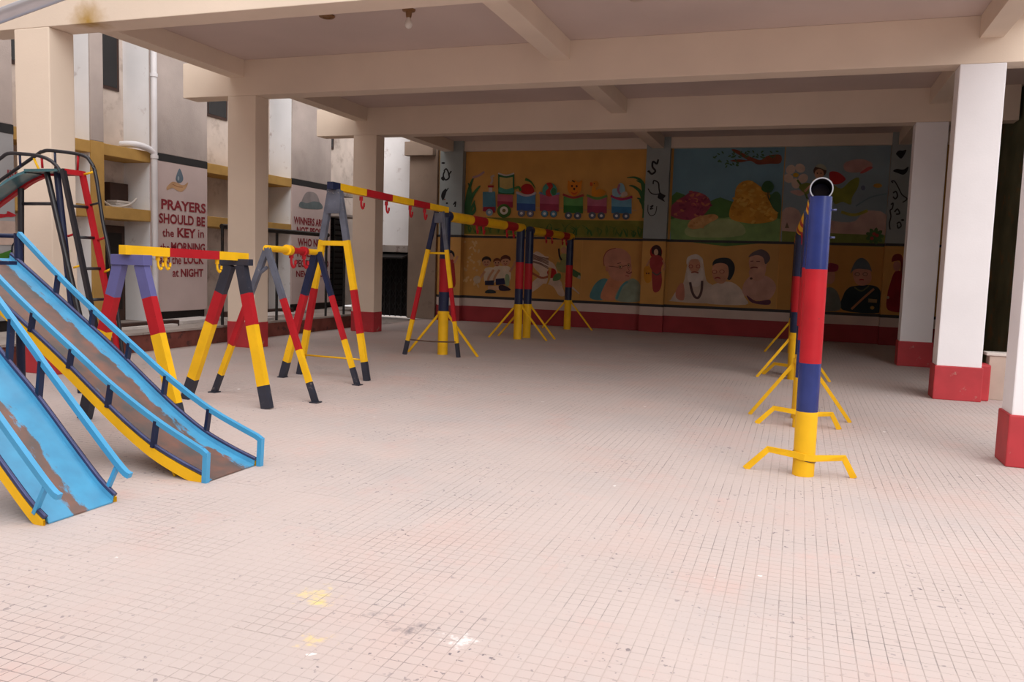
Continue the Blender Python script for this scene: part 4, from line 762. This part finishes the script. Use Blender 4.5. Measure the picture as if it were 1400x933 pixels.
# tall swing frame
y1, y2 = 9.16, 12.15; a1 = Vector((-5.56, y1, 2.36)); a2 = Vector((-5.47, y2, 2.32))
t = thing('swing_frame', 'tall swing frame with four red hooks before the cream column', 'swing frame', (-5.5, (y1+y2)/2, 0), 'empty swing frames')
for (a_, fx, yy, rr, top) in ((a1+Vector((-0.06,0,0)), -6.08, y1+0.04, 0.038, GREYB), (a1+Vector((0.06,0,0)), -5.05, y1-0.03, 0.038, GREYB), (a2+Vector((-0.05,0,0)), -6.01, y2-0.05, 0.032, NAVY), (a2+Vector((0.05,0,0)), -5.10, y2+0.05, 0.03, GREYB)):
    banded(MB(), a_, (fx, yy, 0), [(0.26, top), (0.52, YEL), (0.75, RED), (0.9, YEL), (1.0, FOOTB)], rr, rr*0.75, square=True).build('leg', t)
def lerpx(a_, fx, f): return a_.x+(fx-a_.x)*f
MB().bbox((a1.x-0.095, y1-0.045, 2.08), (a1.x+0.095, y1-0.02, 2.38), GREYB, 0.004).build('head_plate', t)
MB().bbox((a2.x-0.07, y2-0.04, 2.14), (a2.x+0.07, y2-0.02, 2.30), GREYB, 0.004).build('head_plate', t)
MB().tube([(-5.74, y1, 1.71), (-5.37, y1, 1.71)], 0.03, YEL, 6, square=True).build('cross_bar', t)
MB().tube([(-6.0, y1+0.03, 0.26), (-5.1, y1-0.02, 0.26)], 0.012, YEL, 8).build('tie_rod', t)
MB().tube([(-5.67, y2, 1.66), (-5.34, y2, 1.66)], 0.018, YEL, 8).build('cross_bar', t)
MB().tube(smoothpath([(-5.98, y2-0.04, 0.25), (-5.55, y2, 0.235), (-5.14, y2+0.03, 0.25)], 3), 0.011, RUST, 8).build('tie_rod', t)
banded(MB(), (-5.56, y1-0.12, 2.42), (-5.44, y2+0.2, 2.36), [(0.05, NAVY), (0.24, YEL), (0.45, RED), (0.64, YEL), (0.80, RED), (1.0, YEL)], 0.045, 0.045, square=True, up=(0,0,1)).build('top_bar', t)
for f in (0.22, 0.42, 0.63, 0.77): hook(TB(t), -5.56+0.12*f, y1-0.12+f*(y2-y1+0.32), 2.36-0.05*f, RED, 1.15)

# pipe swing sets: fat posts with a fat horizontal pipe and braces
def pole_bands(z): # from the ground up
    return [(0.225*2.14/z, YEL), (0.40*2.14/z, BLUE), (0.73*2.14/z, RED), (1.0, BLUE)]
def post(t, x, y, z, r, bands): banded(MB(), (x, y, 0), (x, y, z), bands, r, square=False, n=24).build('post', t)
def low_brace(t, x, y, r, w=0.36, z=0.17):
    MB().tube([(x-w-0.12, y+0.02, 0.0), (x-w+0.10, y+0.01, z), (x-r, y-r*.6, z-0.015), (x, y-r-0.008, z-0.03), (x+r, y-r*.5, z-0.045), (x+w-0.10, y+0.03, z-0.05), (x+w-0.02, y+0.05, 0.0)] if False else
              [(x-w-0.06, y+0.0, 0.0), (x-w+0.10, y, z), (x-r*0.9, y-r*.75, z-0.01), (x, y-r-0.006, z-0.02), (x+r*0.9, y-r*.75, z-0.025), (x+w-0.08, y+0.04, z-0.02), (x+w, y+0.06, 0.0)], 0.024, YEL, 6, square=True, ry=0.007, up=(0,-1,0.001)).build('low_brace', t)
def diag_brace(t, x, y, r, w=0.52, z=0.52):
    for s in (-1, 1): MB().tube([(x+s*w, y, 0.0), (x+s*r*0.8, y, z)], 0.018, YEL, 6, square=True, ry=0.014, up=(0,1,0)).build('brace', t)
    MB().tube([(x, y, z-0.02), (x, y, z+0.03)], r+0.012, YEL, 20).build('brace_collar', t)
BANDS_R = [(0.235, YEL), (0.41, BLUE), (0.745, RED), (1.0, BLUE)]
BANDS_L = [(0.32, YEL), (0.46, NAVY), (0.70, RED), (1.0, NAVY)]
def pipe_set(label, p1, p2, z, r, bands, kinds, beam, hooks, openend=False):
    """two posts at p1, p2 (x, y), a pipe resting on them; beam: colour bands along the pipe"""
    t = thing('pipe_swing_set', label, 'swing set', ((p1[0]+p2[0])/2, (p1[1]+p2[1])/2, 0), 'empty pipe swing sets')
    for (x, y), k in zip((p1, p2), kinds):
        post(t, x, y, z-(0.72*r if openend and k == kinds[0] and (x, y) == tuple(p1) else 0.02), r, bands)
        if 'l' in k: low_brace(t, x, y, r)
        if 'd' in k: diag_brace(t, x, y, r, *((0.63, 0.68) if x < -3 else (0.5, 0.6)))
    d = (Vector((p2[0], p2[1], z))-Vector((p1[0], p1[1], z))).normalized()
    A = Vector((p1[0], p1[1], z))-d*(0.02 if openend else 0.02); B = Vector((p2[0], p2[1], z))+d*0.08
    if openend:
        MB().hollow(A, A+d*0.5, r+0.002, r-0.007, BLUE, DARKW).build('open_pipe_end', t); MB().hollow(A-d*0.003, A+d*0.004, r+0.003, r-0.006, mat('bare_cut_rim', (0.34, 0.35, 0.38), 0.5), DARKW).build('pipe_rim', t); A = A+d*0.35; R = r-0.002
    else: R = r
    banded(MB(), A, B, beam, R, square=False, n=20, up=(0,0,1)).build('top_pipe', t)
    for f in hooks: q = A.lerp(B, f); hook(TB(t), q.x, q.y, q.z-R+0.01, RED, 1.05)
    return t
BM = [(0.04, NAVY), (0.28, YEL), (0.45, RED), (0.72, YEL), (0.88, RED), (1.0, YEL)]
pipe_set('fat pipe swing set whose pipe runs from the tall swing frame to the twin posts', (-5.50, 12.47), (-5.39, 16.0), 2.27, 0.085, BANDS_L, ('d', 'd'), BM, (0.36, 0.44, 0.76, 0.86))
pipe_set('fat pipe swing set between the twin posts and the boys mural', (-5.345, 16.45), (-5.27, 19.4), 2.24, 0.085, BANDS_L, ('d', 'd'), BM, (0.36, 0.5, 0.76, 0.86))
t = pipe_set('pipe swing set with an open pipe end on the post closest to the yard', (0.115, 6.5), (0.10, 8.55), 2.13, 0.079, BANDS_R, ('l', 'l'), [(0.3, BLUE), (0.5, YEL), (0.7, RED), (1.0, YEL)], (0.4, 0.7), True)
for z_, tl in ((0.125, 0.02), (0.165, 0.012)): MB().tube([(0.115+0.083*math.cos(k*0.3), 6.5+0.083*math.sin(k*0.3), z_-tl*math.cos(k*0.3)) for k in range(22)], 0.0025, BLACKM, 6).build('tie_wire', t)
for z in (1.78, 1.98): MB().tube([(0.115+0.07, 6.52, z), (0.115+0.115, 6.52, z)], 0.008, STEEL, 8).build('bolt', t)
pipe_set('pipe swing set on diagonal braces next behind the open pipe end', (0.085, 9.08), (0.0, 12.45), 2.13, 0.079, BANDS_L, ('d', 'd'), BM, (0.3, 0.45, 0.7, 0.85))
pipe_set('pipe swing set at the far end of the right row before the painted wall', (-0.01, 12.84), (-0.05, 16.6), 2.13, 0.079, BANDS_L, ('l', 'd'), BM, (0.3, 0.45, 0.7, 0.85))

# ------------------------------------------------------------------ blue slides
def resample(prof, n):
    P = [Vector((p[0], 0, p[1])) for p in prof]; return [(q.x, q.z) for q in smoothpath(P, n)]
def slide(label, yn, yf, prof, rail_n, rail_f, bal, bedmat, ends, top_x, top_z):
    t = thing('playground_slide', label, 'slide', (prof[-1][0], (yn+yf)/2, 0), 'blue playground slides')
    P = resample(prof, 6)
    m = MB(); n = len(P)
    rows = ((yn+0.005, 0.045), (yn+0.012, 0.0), (yf-0.012, 0.0), (yf-0.005, 0.045)); vs = []; 
    for (x, z) in P:
        for (y, dz) in rows: vs.append((x, y, z+dz))
        for (y, dz) in rows[::-1]: vs.append((x, y+(0.004 if y < (yn+yf)/2 else -0.004), z+dz-0.008))
    fs = []
    for i in range(n-1):
        for j in range(8): fs.append((i*8+j, i*8+(j+1)%8, (i+1)*8+(j+1)%8, (i+1)*8+j))
    m.add(vs, fs, bedmat)
    for e_ in (vs[:8], vs[-8:]): m.add(e_, [(0, 1, 6, 7), (1, 2, 5, 6), (2, 3, 4, 5)], bedmat)
    m.build('bed', t, origin=(prof[-1][0], yn, 0))
    for y in (yn-0.004, yf+0.004): MB().tube([(x, y, max(z+0.035, 0.02)) for x, z in P], 0.016, STEEL, 10).build('edge_tube', t)
    for y in (yn-0.006, yf+0.006):
        m = MB(); a_ = [(x, y, max(z-0.06, 0.0)) for x, z in P]; b_ = [(x, y, max(z+0.02, 0.012)) for x, z in P]; k = len(P)
        vs = a_+b_+[(p_[0], p_[1]+(0.012 if y > yn else -0.012), p_[2]) for p_ in a_+b_]
        for i in range(k-1):
            m.add(vs, [(i, i+1, k+i+1, k+i), (2*k+i, 3*k+i, 3*k+i+1, 2*k+i+1), (i, 2*k+i, 2*k+i+1, i+1), (k+i, k+i+1, 3*k+i+1, 3*k+i)], YEL)
        m.build('side_stringer', t)
    for (rail, y) in ((rail_n, yn-0.01), (rail_f, yf+0.01)):
        R = resample(rail, 5); pts = [(x, y, z) for x, z in R]
        if ends == 'loop': pts = pts[:-1]+[(rail[-1][0]-0.02, y, rail[-1][1]), ]
        MB().tube(pts, 0.017, SKY, 6, square=True, ry=0.017, up=(0,1,0)).build('handrail', t)
        if ends == 'loop': MB().tube([(rail[-1][0]-0.02, y, rail[-1][1]+0.012), (rail[-1][0]-0.03, y, 0.0)], 0.018, SKY, 6, square=True, ry=0.018, up=(0,1,0)).build('end_post', t)
        else:
            MB().tube([(rail[-1][0]-0.10, y, rail[-1][1]+0.04), (prof[-1][0]-0.07, y, 0.06)], 0.011, SKY, 6, square=True, ry=0.014, up=(0,1,0)).build('end_post', t)
        def zat(L, x):
            for (xa, za), (xb, zb) in zip(L, L[1:]):
                if xa <= x <= xb: return za+(zb-za)*(x-xa)/(xb-xa)
            return None
        for bx in bal:
            za, zb = zat(P, bx), zat(R, bx+0.03)
            if za is not None and zb is not None and zb > za+0.06: MB().tube([(bx, y, za+0.02), (bx+0.03, y, zb)], 0.013, NAVY, 6, square=True, ry=0.018, up=(0,1,0)).build('baluster', t)
    # platform, posts and ladder (at the top end)
    dk = 0.62
    MB().bbox((top_x-dk, yn, top_z-0.05), (top_x, yf, top_z), NAVY, 0.006).build('platform', t)
    for (x, y) in ((top_x-0.02, yn-0.02), (top_x-0.02, yf+0.02), (top_x-dk, yn-0.02), (top_x-dk, yf+0.02)):
        MB().tube([(x, y, 0), (x, y, top_z+0.22)], 0.032, NAVY, 12).build('platform_post', t)
    for y in (yn-0.02, yf+0.02): MB().tube([(top_x-dk, y, top_z+0.2), (top_x, y, top_z+0.2)], 0.018, NAVY, 8).build('platform_rail', t)
    for y in (yn+0.04, yf-0.04): MB().tube([(top_x-dk-0.04, y, top_z+0.02), (top_x-dk-0.55, y, 0)], 0.02, NAVY, 8).build('ladder_stile', t)
    for k in range(5):
        f = (k+0.6)/5.4; MB().tube([(top_x-dk-0.04-0.51*f, yn+0.04, (top_z+0.02)*(1-f)), (top_x-dk-0.04-0.51*f, yf-0.04, (top_z+0.02)*(1-f))], 0.014, YEL, 8).build('rung', t)
    return t
profB = [(-5.95,1.43),(-5.8,1.335),(-5.35,1.035),(-4.9,0.735),(-4.5,0.445),(-4.28,0.295),(-4.07,0.175),(-3.85,0.085),(-3.63,0.012)]
railBf = [(-5.87,1.63),(-5.48,1.32),(-5.15,1.08),(-4.69,0.77),(-4.41,0.585),(-4.02,0.37),(-3.57,0.195)]
slide('blue slide worn brown down its bed with looped handrails', 4.43, 4.94, profB, [(x-0.0, z) for x, z in railBf[:-1]]+[(-3.61,0.19)], railBf, (-5.5,-5.15,-4.8,-4.46,-4.07), slide_bed_material('worn_slide_bed', 0.20, 0.555, 0.32), 'loop', -5.87, 1.41)
bpy.data.objects['playground_slide'].name = 'playground_slide'
m = MB().tube([(-3.93, 4.47, 0.0), (-3.96, 4.47, 0.06)], 0.012, YEL, 8); m.build('support_strut', bpy.data.objects['playground_slide'])
profA = [(-5.35,1.40),(-5.15,1.22),(-4.69,0.80),(-4.42,0.565),(-4.15,0.30),(-3.98,0.135),(-3.9,0.065),(-3.82,0.010)]
railA = [(-5.25,1.62),(-4.9,1.33),(-4.71,1.15),(-4.45,0.885),(-4.33,0.76),(-3.82,0.255),(-3.71,0.175)]
slide('steep bright blue slide with loose handrail ends', 3.35, 3.83, profA, railA, railA, (-5.0,-4.66,-4.42), slide_bed_material('scratched_slide_bed', 0.335, 0.405, 0.28), 'free', -5.3, 1.40)

# ------------------------------------------------------------------ tall climbing slide with a red ladder (behind the blue slides)
yn, yf = 6.62, 6.86
def N_(x, y): return PY(x, y, yn)
def F_(x, y): return PY(x, y, yf)
pf = F_(112, 235); zp = pf.z; xr_ = pf.x; xl_ = F_(61, 233).x
t = thing('climbing_slide', 'tall slide with red ladder and curved black handrails before the cream column', 'slide', (xr_-0.3, (yn+yf)/2, 0))
TEALP = mat('teal_sheet', (0.05, 0.15, 0.17), 0.3, 0.3, 4)
MB().bbox((xl_, yn+0.012, zp-0.02), (xr_, yf-0.012, zp), TEALP, 0.004).build('platform', t)
MB().tube([(xr_, yn, zp-0.02), (xr_, yf, zp-0.02)], 0.026, RED, 6, square=True).build('end_bar', t)
MB().tube([(xl_, yf, zp-0.02), (xr_, yf, zp-0.02)], 0.022, RED, 6, square=True).build('edge_bar', t)
MB().tube([(xl_, yn, zp-0.01), (xr_, yn, zp-0.01)], 0.014, TEALP, 6, square=True).build('edge_bar', t)
ft = F_(150, 420); foot = xr_+(ft.x-xr_)*zp/(zp-ft.z)
for (y, mt_, rr) in ((yn, BLACKM, 0.022), (yf, RED, 0.024)): MB().tube([(xr_, y, zp), (foot, y, 0)], rr, mt_, 6, square=True, up=(0,1,0)).build('ladder_stile', t)
for k in range(6):
    z = 1.97-k*0.32; x = xr_+(foot-xr_)*(zp-z)/zp; MB().tube([(x, yn, z), (x, yf, z)], 0.016, BLACKM, 8).build('rung', t)
railn = [N_(-60, 262), N_(-25, 233), N_(0, 217), N_(11, 210), N_(30, 210.5), N_(52, 213), N_(68, 219), N_(79, 229), N_(82, 236)]
q = F_(160, 420); e2 = Vector((q.x+0.12, yf, 0.0))
railf = [F_(-50, 281), F_(0, 247), F_(50, 212), F_(58, 207.5), F_(70, 206), F_(112, 212), F_(124, 222), F_(131, 240), F_(140, 300), F_(149, 345), q, e2]
for R_ in (railn, railf): MB().tube(smoothpath(R_, 4), 0.019, BLACKM, 10).build('handrail', t)
for (a_, b_, mt_) in ((N_(27, 211), N_(28, 229), NAVY), (N_(57, 215), N_(58, 230), RED), (N_(-14, 226), N_(-8, 240), YEL), (F_(107, 212), F_(106, 233), RED), (F_(75, 207), F_(76, 233), NAVY), (F_(46, 216), F_(56, 238), YEL), (F_(-2, 249), F_(6, 272), YEL),
                     (F_(114, 239), F_(129, 235), YEL), (F_(122, 281), F_(137, 277), BLACKM), (F_(133, 329), F_(146, 324), RED), (F_(143, 372), F_(154, 367), YEL), (N_(93, 323), N_(102, 320), RED), (N_(101, 366), N_(111, 363), YEL)):
    MB().tube([a_, b_], 0.012, mt_, 8).build('rail_strut', t)
def leg(a_, b_, r=0.034, mt_=NAVY):
    b_ = a_+(b_-a_)*((a_.z)/(a_.z-b_.z)); MB().tube([a_, b_], r, mt_, 12).build('support_leg', t)
leg(PY(78, 236, 6.74), PY(98, 420, 6.74), 0.034); leg(PY(64, 236, 6.70), PY(106, 420, 6.70), 0.03, BLACKM); leg(F_(32, 258)+Vector((0, -0.03, 0)), F_(32, 480)+Vector((0, -0.03, 0)), 0.032, BLACKM)
MB().tube([F_(32, 279)+Vector((0, -0.03, 0)), F_(74, 279)+Vector((0, -0.03, 0))], 0.018, BLACKM, 8).build('tie_bar', t)
# the sliding sheet runs away to the left
sl = [F_(61, 233), F_(40, 248), F_(0, 277), F_(-40, 308)]
SP = resample([(xl_, zp-0.02)]+[(p_.x, p_.z) for p_ in sl[1:]], 5)
m = MB(); k = len(SP)
vs = [(x, yn, z) for x, z in SP]+[(x, yf, z) for x, z in SP]+[(x, yn, z-0.012) for x, z in SP]+[(x, yf, z-0.012) for x, z in SP]
TEAL = mat('worn_teal_bed', (0.06, 0.19, 0.23), 0.28, 0.3, 3, c2=(0.20, 0.17, 0.15), thr=0.5, c2scale=3, soft=0.2)
for i in range(k-1): m.add(vs, [(i, i+1, k+i+1, k+i), (2*k+i, 3*k+i, 3*k+i+1, 2*k+i+1)], TEAL)
m.build('slide_sheet', t)
MB().tube([(x, yf, z-0.01) for x, z in SP], 0.028, RED, 6, square=True, up=(0,1,0)).build('sheet_edge', t)
MB().tube([(x, yn, z-0.01) for x, z in SP], 0.014, TEAL, 6, square=True, up=(0,1,0)).build('sheet_edge', t)
for y in (yn, yf): MB().tube([(SP[-1][0], y, SP[-1][1]-0.02), (SP[-1][0], y, 0)], 0.03, NAVY, 10).build('support_leg', t)

# ------------------------------------------------------------------ overhead odds and ends
def ceil_at(px, py): g_ = G(px, py, ZC); return g_
c = ceil_at(447, 21)
tag(MB().lathe([(0.10, 0), (0.105, -0.015), (0.09, -0.03), (0.05, -0.035), (0.045, -0.022)], (c.x, c.y, ZC), BRASS).build('ceiling_rose'), 'round brown ceiling rose without a lamp', 'ceiling rose')
c = ceil_at(559, 13)
t = thing('ceiling_lamp', 'bare bulb in a brown holder on the ceiling beside the rib beam', 'lamp', (c.x, c.y, ZC))
MB().lathe([(0.085, 0), (0.08, -0.02), (0.04, -0.03), (0.035, -0.09), (0.028, -0.10)], (c.x, c.y, ZC), BRASS).build('lamp_holder', t)
MB().lathe([(0.02, -0.10), (0.028, -0.13), (0.045, -0.165), (0.048, -0.19), (0.035, -0.22), (0.01, -0.235)], (c.x, c.y, ZC), BULB).build('bulb', t)
c = ceil_at(870, -3)
tag(MB().lathe([(0.09, 0), (0.09, -0.015), (0.07, -0.028), (0.02, -0.03)], (c.x, c.y, ZC), mat('cream_plastic', (0.55, 0.44, 0.36), 0.5)).build('ceiling_box'), 'round cream junction box near the middle of the front bay ceiling', 'junction box')
# bent steel pipe arch close to the camera, just entering the frame at the top left corner
YH = 2.4; q0 = PY(-60, 44, YH); q1 = PY(20, 15, YH); q2 = PY(120, -23, YH)
sl_ = (q2.z-q0.z)/(q2.x-q0.x)
GALV = mat('galvanised_pipe', (0.62, 0.62, 0.66), 0.3, 0.1, 4, metal=0.6); 
t = thing('pipe_arch', 'bent galvanised pipe arch entering the top left corner', 'pipe', (-4.3, YH, 0))
for dz, dy, mt_, rr in ((0.0, 0.0, GALV, 0.026), (0.085, -0.03, GALV, 0.02)):
    path = [(-4.35, YH+dy, 0), (-4.3, YH+dy, 1.0), (-3.95, YH+dy, 1.75), (q0.x-0.3, YH+dy, q0.z-0.3*sl_+dz), (q0.x, YH+dy, q0.z+dz), (q2.x, YH+dy, q2.z+dz), (q2.x+0.3, YH+dy, q2.z+0.3*sl_+dz), (-1.2, YH+dy, 3.15+dz), (1.0, YH+dy, 3.3+dz), (2.9, YH+dy, 2.6+dz), (3.4, YH+dy, 1.0), (3.45, YH+dy, 0)]
    MB().tube(smoothpath(path, 6), rr, mt_, 12).build('pipe', t)
